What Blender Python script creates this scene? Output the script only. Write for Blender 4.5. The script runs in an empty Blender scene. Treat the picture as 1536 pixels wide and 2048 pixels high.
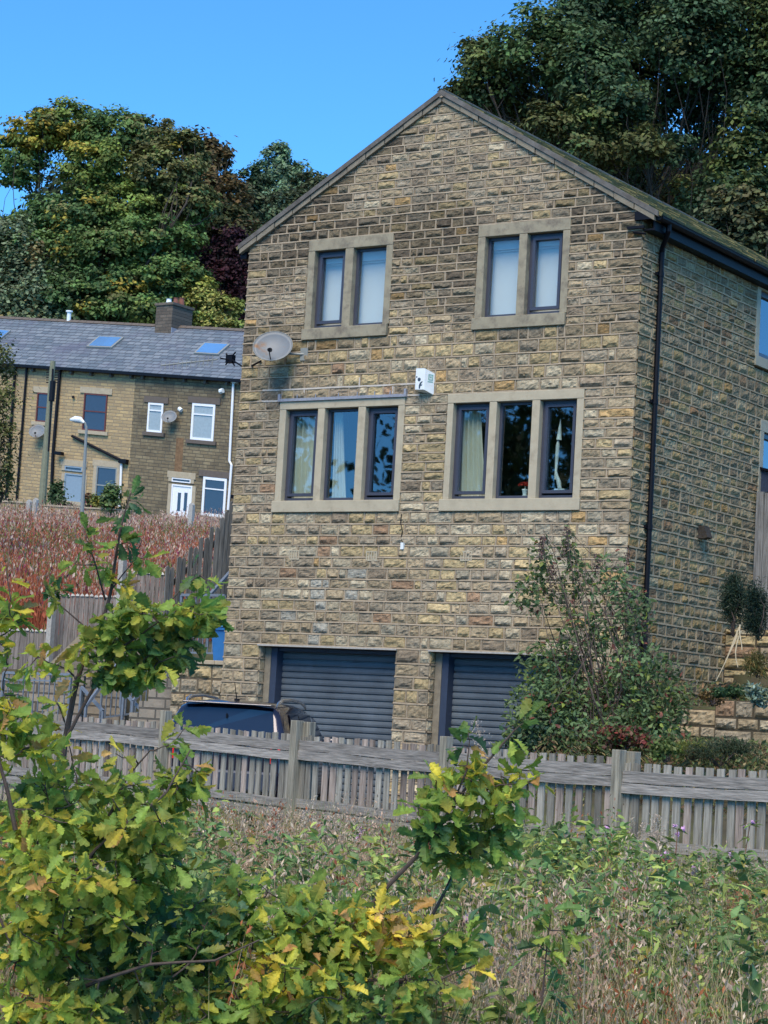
import bpy, math, random
import numpy as np
from mathutils import Vector, Matrix
# ---------------------------------------------------------------- scene, camera, light
sc = bpy.context.scene
COL = sc.collection
CAM = np.array([21.20867617, -27.51927745, -1.08988097])
YAW, PIT, ROL = np.radians([-33.68302834, 5.54044506, 3.27785354]); FPX = 4410.04
FW = np.array([np.sin(YAW)*np.cos(PIT), np.cos(YAW)*np.cos(PIT), np.sin(PIT)])
_r0 = np.array([np.cos(YAW), -np.sin(YAW), 0.]); _u0 = np.cross(_r0, FW)
RT = np.cos(ROL)*_r0+np.sin(ROL)*_u0; UP = -np.sin(ROL)*_r0+np.cos(ROL)*_u0
cd = bpy.data.cameras.new('camera'); cam = bpy.data.objects.new('camera', cd); COL.objects.link(cam); sc.camera = cam
cd.sensor_fit = 'VERTICAL'; cd.sensor_height = 36.0; cd.sensor_width = 27.0; cd.lens = FPX/2048*36.0
cd.clip_start = 0.1; cd.clip_end = 3000
cam.matrix_world = Matrix(((RT[0], UP[0], -FW[0], CAM[0]), (RT[1], UP[1], -FW[1], CAM[1]), (RT[2], UP[2], -FW[2], CAM[2]), (0, 0, 0, 1)))
SUN_EL, SUN_AZ = math.radians(52), math.radians(164)     # azimuth clockwise from +Y
w = bpy.data.worlds.new('World'); sc.world = w; w.use_nodes = True
nt = w.node_tree; bg = nt.nodes['Background']
sky = nt.nodes.new('ShaderNodeTexSky'); sky.sky_type = 'NISHITA'; sky.sun_disc = False
sky.sun_elevation = SUN_EL; sky.sun_rotation = SUN_AZ; sky.altitude = 200; sky.air_density = 0.5; sky.dust_density = 0.0; sky.ozone_density = 6.0
tint = nt.nodes.new('ShaderNodeMix'); tint.data_type = 'RGBA'; tint.blend_type = 'MULTIPLY'; tint.inputs[0].default_value = 1; tint.inputs[7].default_value = (.46, .90, .98, 1)
nt.links.new(sky.outputs[0], tint.inputs[6]); nt.links.new(tint.outputs[2], bg.inputs[0]); bg.inputs[1].default_value = 0.15
sl = bpy.data.lights.new('sun', 'SUN'); sl.energy = 2.0; sl.angle = math.radians(40); sl.color = (1.0, 0.86, 0.68)
so = bpy.data.objects.new('sun', sl); COL.objects.link(so)
sdir = Vector((math.sin(SUN_AZ)*math.cos(SUN_EL), math.cos(SUN_AZ)*math.cos(SUN_EL), math.sin(SUN_EL)))
so.rotation_euler = sdir.to_track_quat('Z', 'Y').to_euler()
sc.view_settings.view_transform = 'Standard'; sc.view_settings.look = 'None'; sc.view_settings.exposure = 1.3; sc.view_settings.gamma = 1
try: sc.cycles.max_bounces = 6; sc.cycles.transparent_max_bounces = 12
except Exception: pass

# ---------------------------------------------------------------- helpers
def ray(px, py): return FW+(px-768)/FPX*RT-(py-1024)/FPX*UP
def at(px, py, d): return CAM+d*ray(px, py)
def hx(px, py, x): q = ray(px, py); return CAM+q*(x-CAM[0])/q[0]
def hy(px, py, y): q = ray(px, py); return CAM+q*(y-CAM[1])/q[1]
def hpl(px, py, p0, n): q = ray(px, py); return CAM+q*(np.dot(np.subtract(p0, CAM), n)/np.dot(q, n))
def rng(s): return np.random.default_rng(s)

def _h(ix, iy, s):
    v = np.sin(ix*127.1+iy*311.7+s*74.7)*43758.5453
    return v-np.floor(v)
def noise(x, y, s=0):
    ix = np.floor(x); iy = np.floor(y); fx = x-ix; fy = y-iy
    fx = fx*fx*(3-2*fx); fy = fy*fy*(3-2*fy)
    return (_h(ix, iy, s)*(1-fx)+_h(ix+1, iy, s)*fx)*(1-fy)+(_h(ix, iy+1, s)*(1-fx)+_h(ix+1, iy+1, s)*fx)*fy
def fbm(x, y, s=0, o=3):
    t = 0; a = .5; n = 0
    for k in range(o): t = t+a*noise(x*2**k, y*2**k, s+k*7); n += a; a *= .5
    return t/n

class MB:
    """collects quads / polygons; build() links ONE mesh object"""
    def __init__(s): s.v = []; s.f = []; s.c = []; s.m = []; s.n = 0; s.smooth = False
    def add(s, V, F, col=(1, 1, 1), mi=0):
        V = np.asarray(V, float).reshape(-1, 3); F = np.asarray(F, np.int64)
        col = np.asarray(col, float)
        if col.ndim == 1: col = np.repeat(col[None], len(V), 0)
        s.v.append(V); s.c.append(col); s.f.append(F+s.n); s.m.append(np.full(len(F), mi, np.int32)); s.n += len(V)
        return s
    def box(s, x0, x1, y0, y1, z0, z1, col=(1, 1, 1), mi=0, shear=0, sx=0):
        V = np.array([(x, y, z) for x in (x0, x1) for y in (y0, y1) for z in (z0, z1)], float)
        if shear: V[:, 2] -= shear*(V[:, 0]-sx)
        return s.add(V, BOXF, col, mi)
    def obox(s, c, ax, ay, az, hx_, hy_, hz_, col=(1, 1, 1), mi=0):
        c, ax, ay, az = [np.asarray(q, float) for q in (c, ax, ay, az)]
        V = [c+sx*hx_*ax+sy*hy_*ay+sz*hz_*az for sx in (-1, 1) for sy in (-1, 1) for sz in (-1, 1)]
        return s.add(V, BOXF, col, mi)
    def bar(s, p, q, w_, h_=None, up=(0, 0, 1), col=(1, 1, 1), mi=0):
        p = np.asarray(p, float); q = np.asarray(q, float); d = q-p; L = np.linalg.norm(d); d = d/L
        up = np.asarray(up, float)
        if abs(d@up) > .95: up = np.array([0, 1., 0])
        sd = np.cross(d, up); sd /= np.linalg.norm(sd); u = np.cross(sd, d)
        return s.obox((p+q)/2, d, sd, u, L/2, w_/2, (h_ or w_)/2, col, mi)
    def tube(s, pts, rad, n=8, col=(1, 1, 1), mi=0, cap=True):
        pts = np.asarray(pts, float); m = len(pts); rad = np.broadcast_to(np.asarray(rad, float), (m,))
        tg = np.gradient(pts, axis=0); tg /= np.linalg.norm(tg, axis=1)[:, None]+1e-12
        ref = np.array([0.31, 0.17, 0.93]); ref = ref if abs(tg[0]@ref) < .9 else np.array([1., 0, 0])
        a = np.cross(tg, ref); a /= np.linalg.norm(a, axis=1)[:, None]; b = np.cross(tg, a)
        th = np.arange(n)*2*np.pi/n
        V = pts[:, None]+rad[:, None, None]*(np.cos(th)[None, :, None]*a[:, None]+np.sin(th)[None, :, None]*b[:, None])
        V = V.reshape(-1, 3); F = []
        for i in range(m-1):
            for j in range(n): k = (j+1) % n; F.append((i*n+j, i*n+k, (i+1)*n+k, (i+1)*n+j))
        if cap:
            V = np.vstack([V, pts[0], pts[-1]])
            for j in range(n): F.append((j, (j+1) % n, m*n, m*n)); F.append(((m-1)*n+j, (m-1)*n+(j+1) % n, m*n+1, m*n+1))
        return s.add(V, F, col, mi)
    def cyl(s, p, q, r, n=12, col=(1, 1, 1), mi=0): return s.tube([p, q], [r, r], n, col, mi)
    def poly(s, pts, col=(1, 1, 1), mi=0): return s.add(pts, [list(range(len(pts)))], col, mi)
    def prism(s, pts, off, col=(1, 1, 1), mi=0):
        a = np.asarray(pts, float); b = a+np.asarray(off, float); n = len(a)
        s.add(a, [list(range(n))], col, mi); s.add(b, [list(range(n))[::-1]], col, mi)
        return s.add(np.vstack([a, b]), [(i, (i+1) % n, n+(i+1) % n, n+i) for i in range(n)], col, mi)
    def build(s, name, mats, parent=None, smooth=False, bevel=0):
        me = bpy.data.meshes.new(name)
        V = np.concatenate(s.v); C_ = np.concatenate(s.c)
        faces_l = []; mi = np.concatenate(s.m); starts = []; tot = []; pos = 0
        loops = []
        for F in s.f:
            if F.shape[1] == 4:
                tri = F[:, 2] == F[:, 3]
                if tri.any():
                    for q, t in zip(F, tri):
                        k = 3 if t else 4; loops.append(q[:k]); starts.append(np.array([pos])); tot.append(np.array([k])); pos += k
                    continue
            n, k = F.shape; loops.append(F.reshape(-1)); starts.append(pos+np.arange(n)*k); tot.append(np.full(n, k)); pos += n*k
        loops = np.concatenate(loops); starts = np.concatenate(starts); tot = np.concatenate(tot)
        me.vertices.add(len(V)); me.vertices.foreach_set('co', V.astype(np.float32).ravel())
        me.loops.add(len(loops)); me.loops.foreach_set('vertex_index', loops.astype(np.int32))
        me.polygons.add(len(starts)); me.polygons.foreach_set('loop_start', starts.astype(np.int32)); me.polygons.foreach_set('loop_total', tot.astype(np.int32))
        if not isinstance(mats, (list, tuple)): mats = [mats]
        for m_ in mats: me.materials.append(m_)
        me.polygons.foreach_set('material_index', mi.astype(np.int32))
        me.polygons.foreach_set('use_smooth', np.full(len(starts), bool(smooth)))
        at_ = me.color_attributes.new('Col', 'FLOAT_COLOR', 'POINT')
        at_.data.foreach_set('color', np.hstack([C_, np.ones((len(C_), 1))]).astype(np.float32).ravel())
        me.update(calc_edges=True); me.validate()
        o = bpy.data.objects.new(name, me); COL.objects.link(o)
        if parent is not None:
            o.parent = parent; o.matrix_parent_inverse = Matrix.Translation(-parent.location)
        if bevel:
            b = o.modifiers.new('bevel', 'BEVEL'); b.width = bevel; b.segments = 2; b.limit_method = 'ANGLE'
        return o
BOXF = np.array([(0, 1, 3, 2), (4, 6, 7, 5), (0, 4, 5, 1), (2, 3, 7, 6), (0, 2, 6, 4), (1, 5, 7, 3)])

def thing(name, label, cat, loc=(0, 0, 0), group=None):
    o = bpy.data.objects.new(name, None); COL.objects.link(o); o.location = [float(q) for q in loc]
    o.empty_display_size = .1; o['label'] = label; o['category'] = cat
    if group: o['group'] = group
    return o
def tag(o, label, cat, group=None, kind=None):
    o['label'] = label; o['category'] = cat
    if group: o['group'] = group
    if kind: o['kind'] = kind
    return o
def copy_thing(o, parent=None, offset=None, label=None):
    c = o.copy(); COL.objects.link(c); c.parent = parent
    if offset is not None: c.location = o.location+Vector([float(q) for q in offset])
    if label: c['label'] = label
    for ch in list(o.children): copy_thing(ch, c)
    return c

# ---------------------------------------------------------------- materials
def mat(name, col=(.5, .5, .5), rough=.7, metal=0, attr=False, var=.15, nscale=8, bump=0, bscale=60, spec=.4, trans=0, stain=None, coat=0, stretch=None):
    m = bpy.data.materials.new(name); m.use_nodes = True; t = m.node_tree; N = t.nodes; L = t.links
    p = N['Principled BSDF']; p.inputs['Roughness'].default_value = rough; p.inputs['Metallic'].default_value = metal
    p.inputs['Specular IOR Level'].default_value = spec
    if coat: p.inputs['Coat Weight'].default_value = coat; p.inputs['Coat Roughness'].default_value = .05
    tc = N.new('ShaderNodeTexCoord')
    no = N.new('ShaderNodeTexNoise'); no.inputs['Scale'].default_value = nscale; no.inputs['Detail'].default_value = 5; no.inputs['Roughness'].default_value = .65
    vec = tc.outputs['Object']
    if stretch:
        mp = N.new('ShaderNodeMapping'); mp.inputs['Scale'].default_value = stretch; L.new(vec, mp.inputs['Vector']); vec = mp.outputs[0]
    L.new(vec, no.inputs['Vector'])
    mr = N.new('ShaderNodeMapRange'); mr.inputs[1].default_value = .25; mr.inputs[2].default_value = .75; mr.inputs[3].default_value = 1-var*1.4; mr.inputs[4].default_value = 1+var
    L.new(no.outputs['Fac'], mr.inputs[0])
    if attr:
        a = N.new('ShaderNodeVertexColor'); a.layer_name = 'Col'; src = a.outputs['Color']
        mm = N.new('ShaderNodeMix'); mm.data_type = 'RGBA'; mm.blend_type = 'MULTIPLY'; mm.inputs[0].default_value = 1; mm.inputs[7].default_value = (*col, 1)
        L.new(src, mm.inputs[6]); src = mm.outputs[2]
    else:
        rg = N.new('ShaderNodeRGB'); rg.outputs[0].default_value = (*col, 1); src = rg.outputs[0]
    if stain:      # (colour, scale, low, high)
        n2 = N.new('ShaderNodeTexNoise'); n2.inputs['Scale'].default_value = stain[1]; n2.inputs['Detail'].default_value = 6; n2.inputs['Roughness'].default_value = .7
        L.new(tc.outputs['Object'], n2.inputs['Vector'])
        r2 = N.new('ShaderNodeMapRange'); r2.inputs[1].default_value = stain[2]; r2.inputs[2].default_value = stain[3]; L.new(n2.outputs['Fac'], r2.inputs[0])
        m2 = N.new('ShaderNodeMix'); m2.data_type = 'RGBA'; L.new(r2.outputs[0], m2.inputs[0]); L.new(src, m2.inputs[6]); m2.inputs[7].default_value = (*stain[0], 1); src = m2.outputs[2]
    vm = N.new('ShaderNodeVectorMath'); vm.operation = 'SCALE'; L.new(src, vm.inputs[0]); L.new(mr.outputs[0], vm.inputs['Scale'])
    L.new(vm.outputs[0], p.inputs['Base Color'])
    if bump:
        nb = N.new('ShaderNodeTexNoise'); nb.inputs['Scale'].default_value = bscale; nb.inputs['Detail'].default_value = 6; L.new(vec, nb.inputs['Vector'])
        bp = N.new('ShaderNodeBump'); bp.inputs['Strength'].default_value = bump; bp.inputs['Distance'].default_value = .01
        L.new(nb.outputs['Fac'], bp.inputs['Height']); L.new(bp.outputs[0], p.inputs['Normal'])
    if trans:
        tr = N.new('ShaderNodeBsdfTranslucent'); L.new(vm.outputs[0], tr.inputs[0])
        mx = N.new('ShaderNodeMixShader'); mx.inputs[0].default_value = trans; L.new(p.outputs[0], mx.inputs[1]); L.new(tr.outputs[0], mx.inputs[2])
        L.new(mx.outputs[0], N['Material Output'].inputs[0])
    return m
def brick_mat(name, c1, c2, mortar, bw, bh, ms=.012, plane='XZ', dark=(.1, .09, .07), dlo=.55, dhi=.8, dscale=.5, rough=.85, shear=0, bump=.6):
    m = bpy.data.materials.new(name); m.use_nodes = True; t = m.node_tree; N = t.nodes; L = t.links
    p = N['Principled BSDF']; p.inputs['Roughness'].default_value = rough; p.inputs['Specular IOR Level'].default_value = .3
    g = N.new('ShaderNodeNewGeometry'); sp = N.new('ShaderNodeSeparateXYZ'); L.new(g.outputs['Position'], sp.inputs[0]); cb = N.new('ShaderNodeCombineXYZ')
    L.new(sp.outputs[0], cb.inputs[0])
    z = sp.outputs[2]
    if shear:
        ma = N.new('ShaderNodeMath'); ma.operation = 'MULTIPLY_ADD'; L.new(sp.outputs[0], ma.inputs[0]); ma.inputs[1].default_value = shear; L.new(z, ma.inputs[2]); z = ma.outputs[0]
    L.new(z, cb.inputs[1])
    b = N.new('ShaderNodeTexBrick'); L.new(cb.outputs[0], b.inputs['Vector']); b.inputs['Scale'].default_value = 1; b.inputs['Brick Width'].default_value = bw; b.inputs['Row Height'].default_value = bh
    b.inputs['Mortar Size'].default_value = ms; b.inputs['Mortar Smooth'].default_value = .3; b.inputs['Color1'].default_value = (*c1, 1); b.inputs['Color2'].default_value = (*c2, 1); b.inputs['Mortar'].default_value = (*mortar, 1)
    b.squash = 1.3; b.squash_frequency = 3; b.offset = .43
    no = N.new('ShaderNodeTexNoise'); no.inputs['Scale'].default_value = dscale; no.inputs['Detail'].default_value = 7; no.inputs['Roughness'].default_value = .7; L.new(g.outputs['Position'], no.inputs['Vector'])
    mr = N.new('ShaderNodeMapRange'); mr.inputs[1].default_value = dlo; mr.inputs[2].default_value = dhi; L.new(no.outputs['Fac'], mr.inputs[0])
    mx = N.new('ShaderNodeMix'); mx.data_type = 'RGBA'; L.new(mr.outputs[0], mx.inputs[0]); L.new(b.outputs[0], mx.inputs[6]); mx.inputs[7].default_value = (*dark, 1)
    L.new(mx.outputs[2], p.inputs['Base Color'])
    bp = N.new('ShaderNodeBump'); bp.inputs['Strength'].default_value = bump; bp.inputs['Distance'].default_value = .03; bp.invert = True
    n3 = N.new('ShaderNodeTexNoise'); n3.inputs['Scale'].default_value = 9; n3.inputs['Detail'].default_value = 4; L.new(g.outputs['Position'], n3.inputs['Vector'])
    ad = N.new('ShaderNodeMath'); ad.operation = 'ADD'; L.new(b.outputs['Fac'], ad.inputs[0]); L.new(n3.outputs['Fac'], ad.inputs[1])
    L.new(ad.outputs[0], bp.inputs['Height']); L.new(bp.outputs[0], p.inputs['Normal'])
    return m
def glass_mat(name, tint=(.8, .86, .85), boost=1.8, base=.06):
    m = bpy.data.materials.new(name); m.use_nodes = True; t = m.node_tree; N = t.nodes; L = t.links; N.remove(N['Principled BSDF'])
    gl = N.new('ShaderNodeBsdfGlossy'); gl.inputs['Roughness'].default_value = .015; gl.inputs['Color'].default_value = (.95, .97, 1, 1)
    tc = N.new('ShaderNodeTexCoord'); no = N.new('ShaderNodeTexNoise'); no.inputs['Scale'].default_value = 1.6; no.inputs['Detail'].default_value = 1; L.new(tc.outputs['Object'], no.inputs['Vector'])
    bp = N.new('ShaderNodeBump'); bp.inputs['Strength'].default_value = .05; bp.inputs['Distance'].default_value = .02; L.new(no.outputs['Fac'], bp.inputs['Height']); L.new(bp.outputs[0], gl.inputs['Normal'])
    tr = N.new('ShaderNodeBsdfTransparent'); tr.inputs[0].default_value = (*tint, 1)
    fr = N.new('ShaderNodeFresnel'); fr.inputs[0].default_value = 1.5; ge = N.new('ShaderNodeNewGeometry'); sb = N.new('ShaderNodeMath'); sb.operation = 'SUBTRACT'; sb.inputs[0].default_value = 1; L.new(ge.outputs['Backfacing'], sb.inputs[1]); fm = N.new('ShaderNodeMath'); fm.operation = 'MULTIPLY'
    ma = N.new('ShaderNodeMath'); ma.operation = 'MULTIPLY_ADD'; L.new(fr.outputs[0], ma.inputs[0]); ma.inputs[1].default_value = boost; ma.inputs[2].default_value = base; ma.use_clamp = True
    L.new(ma.outputs[0], fm.inputs[0]); L.new(sb.outputs[0], fm.inputs[1])
    mx = N.new('ShaderNodeMixShader'); L.new(fm.outputs[0], mx.inputs[0]); L.new(tr.outputs[0], mx.inputs[1]); L.new(gl.outputs[0], mx.inputs[2])
    L.new(mx.outputs[0], N['Material Output'].inputs[0]); return m

M = {}
M['stone'] = mat('rock_faced_stone', (1, 1, 1), .92, attr=True, var=.32, nscale=22, bump=.9, bscale=60, spec=.2)
M['mortar'] = mat('ribbon_mortar', (1, 1, 1), .95, attr=True, var=.16, nscale=12, bump=.3, bscale=120, spec=.15)
M['dressed'] = mat('dressed_sandstone', (.43, .385, .28), .85, var=.1, nscale=5, bump=.25, bscale=150, spec=.25, stain=((.25, .21, .15), 3.5, .55, .85))
M['dressed_old'] = mat('weathered_dressed_sandstone', (.31, .28, .20), .88, var=.15, nscale=5, bump=.25, bscale=150, spec=.25, stain=((.12, .10, .085), 4, .48, .75))
M['upvc'] = mat('anthracite_window_frame', (.05, .055, .078), .35, var=.05, spec=.5)
M['white_upvc'] = mat('white_frame', (.78, .8, .82), .4, var=.04)
M['glass'] = glass_mat('window_glass')
M['glass_sky'] = glass_mat('upper_window_glass', tint=(.92, .96, .97), boost=1.6, base=.05)
M['lead'] = mat('lead_flashing', (.27, .29, .34), .5, var=.2, nscale=20)
M['shutter'] = mat('slate_blue_roller_shutter', (.10, .122, .142), .5, var=.2, nscale=2.5, spec=.4)
M['shutter_dark'] = mat('shutter_guide_rail', (.035, .05, .085), .45, var=.08)
M['black'] = mat('black_gutter_plastic', (.004, .0045, .008), .5, var=.05, spec=.2)
M['dark_room'] = mat('unlit_room_interior', (.05, .055, .05), .9, var=.1)
M['curtain'] = mat('cream_curtain_cloth', (.74, .70, .60), .9, var=.06, nscale=3)
M['blind'] = mat('white_roller_blind', (.66, .64, .56), .8, var=.03, nscale=2)
M['slate'] = brick_mat('stone_slate_roof', (.20, .18, .13), (.25, .22, .15), (.07, .07, .05), .5, .3, .01, dark=(.17, .18, .05), dlo=.35, dhi=.6, dscale=3)
M['moss'] = mat('mossy_stone_slate', (.17, .16, .06), .95, var=.35, nscale=9, bump=.9, bscale=20, stain=((.22, .20, .14), 5, .5, .7))
M['verge'] = mat('verge_mortar', (.22, .195, .145), .9, var=.2, nscale=9, bump=.4, bscale=60, stain=((.14, .12, .10), 3, .5, .8))
M['verge_dark'] = mat('weathered_verge_slate', (.13, .125, .115), .9, var=.3, nscale=7, bump=.4, bscale=60, stain=((.09, .08, .07), 3, .45, .7))
M['wood'] = mat('weathered_grey_timber', (1, 1, 1), .85, attr=True, var=.5, nscale=1.0, bump=1.0, bscale=1.6, spec=.2, stretch=(34, 34, 2.2))
M['wood_h'] = mat('weathered_grey_rail_timber', (1, 1, 1), .85, attr=True, var=.42, nscale=1.0, bump=1.0, bscale=1.5, spec=.2, stretch=(3.5, 3.5, 34))
M['metal'] = mat('galvanised_rail', (.20, .235, .28), .45, metal=.3, var=.12, nscale=20)
M['dish'] = mat('satellite_dish_grey', (.16, .18, .195), .5, var=.08, nscale=5, stain=((.22, .12, .06), 4, .56, .68))
M['white'] = mat('white_plastic', (.74, .8, .82), .4, var=.06)
M['markdark'] = mat('dark_logo_print', (.03, .06, .09), .5, var=.02)
M['markgreen'] = mat('green_sticker_print', (.22, .42, .38), .5, var=.05)
M['bark'] = mat('grey_brown_bark', (.05, .042, .034), .9, var=.35, nscale=18, bump=.8, bscale=50)
M['twig'] = mat('dark_twig_bark', (.075, .055, .045), .8, var=.3, nscale=40)
M['leaf'] = mat('leaf', (1, 1, 1), .5, attr=True, var=.22, nscale=3, trans=.28, spec=.35)
M['leaf_far'] = mat('distant_foliage', (1, 1, 1), .7, attr=True, var=.25, nscale=.6, trans=.22, spec=.2)
M['oak'] = mat('oak_leaf', (1, 1, 1), .45, attr=True, var=.3, nscale=30, trans=.5, spec=.25)
M['dry'] = mat('dry_stalk', (1, 1, 1), .9, attr=True, var=.15, nscale=8, trans=.15, spec=.1)
M['earth'] = mat('rough_earth', (.07, .062, .038), .95, var=.4, nscale=1.5, bump=.6, bscale=9, stain=((.07, .085, .03), .8, .45, .65))
M['tarmac'] = mat('driveway_tarmac', (.06, .06, .06), .9, var=.2, nscale=30, bump=.3)
M['car'] = mat('dark_blue_car_paint', (.028, .026, .045), .25, metal=.5, var=.03, coat=1)
M['chrome'] = mat('brushed_roof_rail', (.55, .58, .62), .25, metal=.9, var=.03)
M['carglass'] = mat('tinted_car_glass', (.012, .02, .04), .06, var=.02, spec=.5, coat=.12)
M['rubber'] = mat('tyre_rubber', (.02, .02, .02), .8)
M['tail'] = mat('red_tail_light', (.6, .03, .02), .25, spec=.6)
M['plate'] = mat('number_plate_yellow', (.65, .5, .06), .4)
M['bin'] = mat('blue_bin_plastic', (.03, .16, .42), .45, var=.08)
M['terr'] = brick_mat('buff_terrace_stone', (.46, .335, .17), (.32, .24, .135), (.26, .21, .14), .46, .16, .022, dark=(.24, .19, .12), dlo=.5, dhi=.85, dscale=.7, shear=.094)
M['terrd'] = brick_mat('sooty_terrace_stone', (.17, .135, .08), (.27, .22, .13), (.11, .095, .07), .46, .16, .022, dark=(.07, .06, .045), dlo=.42, dhi=.8, dscale=.9, shear=.094)
M['terrslate'] = brick_mat('blue_slate_roof', (.105, .135, .165), (.185, .215, .245), (.05, .06, .075), .45, .19, .02, dark=(.10, .10, .15), dlo=.5, dhi=.8, dscale=.35, rough=.55, shear=.094)
M['chim'] = brick_mat('chimney_stone', (.09, .075, .06), (.14, .115, .09), (.07, .065, .055), .4, .16, .016, dlo=.6, dhi=.9)
M['lint'] = mat('terrace_lintel', (.40, .34, .24), .9, var=.12)
M['lintd'] = mat('sooty_lintel', (.12, .10, .085), .9, var=.12)
M['skyl'] = mat('skylight_glass', (.12, .28, .55), .1, var=.05, nscale=3, spec=.9, coat=1)
M['door_blue'] = mat('grey_blue_door', (.22, .30, .37), .5, var=.06)
M['sash_red'] = mat('dark_red_sash', (.12, .035, .03), .6)
M['terra'] = mat('terracotta_pot', (.22, .09, .065), .85)
M['concrete'] = mat('pale_concrete_post', (.38, .37, .34), .9, var=.2, nscale=20, bump=.3)
M['red'] = mat('red_petals', (.55, .03, .02), .6, var=.2, nscale=30)
M['pole'] = mat('greenish_timber_pole', (.21, .22, .15), .9, var=.15)
M['grey'] = mat('grey_steel', (.24, .26, .25), .5, var=.06)
M['tglass'] = mat('dark_terrace_glass', (.03, .035, .05), .1, var=.1, spec=.8)
M['net'] = mat('netted_terrace_glass', (.30, .36, .38), .2, var=.1, spec=.6)
M['pink'] = mat('pink_balsam_petals', (.62, .36, .60), .6, var=.15)

# ---------------------------------------------------------------- terrain
def sst(a, b, x): t = np.clip((x-a)/(b-a), 0, 1); return t*t*(3-2*t)
FWH = np.array([np.sin(YAW), np.cos(YAW)])
def ground_z(x, y):
    x = np.asarray(x, float); y = np.asarray(y, float)
    dd = (x-CAM[0])*FWH[0]+(y-CAM[1])*FWH[1]
    z = -2.72+.16*sst(14, 27, dd)+.1*(fbm(x*.35, y*.35, 3)-.5)
    drive = -2.36+.12*sst(-5, -1, y)
    z = z*(1-sst(-6.3, -5.0, y))+drive*sst(-6.3, -5.0, y)
    z = z+(-1.38-z)*sst(6.5, 7.6, x)*sst(-5.5, -2.5, y)                       # raised garden on the right
    z = np.where((x > 7)&(y > .6), z+(-.55-z)*sst(.6, .8, y), z)
    z = np.where((x > 7)&(y > 3.2), z+(.55-z)*sst(3.2, 3.4, y), z)
    left = (x < .2)&(x > -1.3)&(y > .55)
    z = np.where((x < .2)&(y > .2)&~left, -2.25, z); z = np.where(left&(y < 6), -.28, z)
    bank = .3+(dd-46)*.120
    k = sst(41.5, 46, dd)*sst(.6, 3.0, y)
    z = z+(bank-z)*k*np.where(dd > 40, 1, 0)
    z = z+sst(112, 150, dd)*(dd-112)*.06; z = np.where(dd > 200, 24.06+(dd-200)*.02, z)
    far = np.maximum(np.abs(x+30), np.abs(y-40))
    return z
gx = np.concatenate([np.linspace(-1500, -130, 12), np.linspace(-120, -22, 50), np.linspace(-21, 30, 180), np.linspace(32, 120, 30), np.linspace(140, 1500, 12)])
gy = np.concatenate([np.linspace(-1500, -70, 12), np.linspace(-60, -30, 16), np.linspace(-29, 10, 170), np.linspace(10.5, 130, 110), np.linspace(140, 1500, 14)])
X, Y = np.meshgrid(gx, gy, indexing='ij'); Z = ground_z(X, Y)
nx_, ny_ = X.shape; idx = np.arange(nx_*ny_).reshape(nx_, ny_)
F = np.stack([idx[:-1, :-1], idx[1:, :-1], idx[1:, 1:], idx[:-1, 1:]], -1).reshape(-1, 4)
g = MB().add(np.stack([X, Y, Z], -1).reshape(-1, 3), F).build('ground', M['earth'], smooth=True); g['kind'] = 'structure'
# driveway sheet in front of the garages
X, Y = np.meshgrid(np.linspace(-2.6, 6.6, 40), np.linspace(-5.3, -.06, 30), indexing='ij')
Z = ground_z(X, Y)+.03; n1, n2 = X.shape; idx = np.arange(n1*n2).reshape(n1, n2)
F = np.stack([idx[:-1, :-1], idx[1:, :-1], idx[1:, 1:], idx[:-1, 1:]], -1).reshape(-1, 4)
dv = MB().add(np.stack([X, Y, Z], -1).reshape(-1, 3), F).build('driveway', M['tarmac']); dv['kind'] = 'structure'

# ---------------------------------------------------------------- stone walls
def courses(zones):
    """zones: list of (z0,z1,n). returns boundaries"""
    r = rng(5); out = [zones[0][0]]
    for z0, z1, n in zones:
        h = 1+.22*(r.random(n)-.5); h = h/h.sum()*(z1-z0); out += list(z0+np.cumsum(h))
    return np.array(out)

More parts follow.
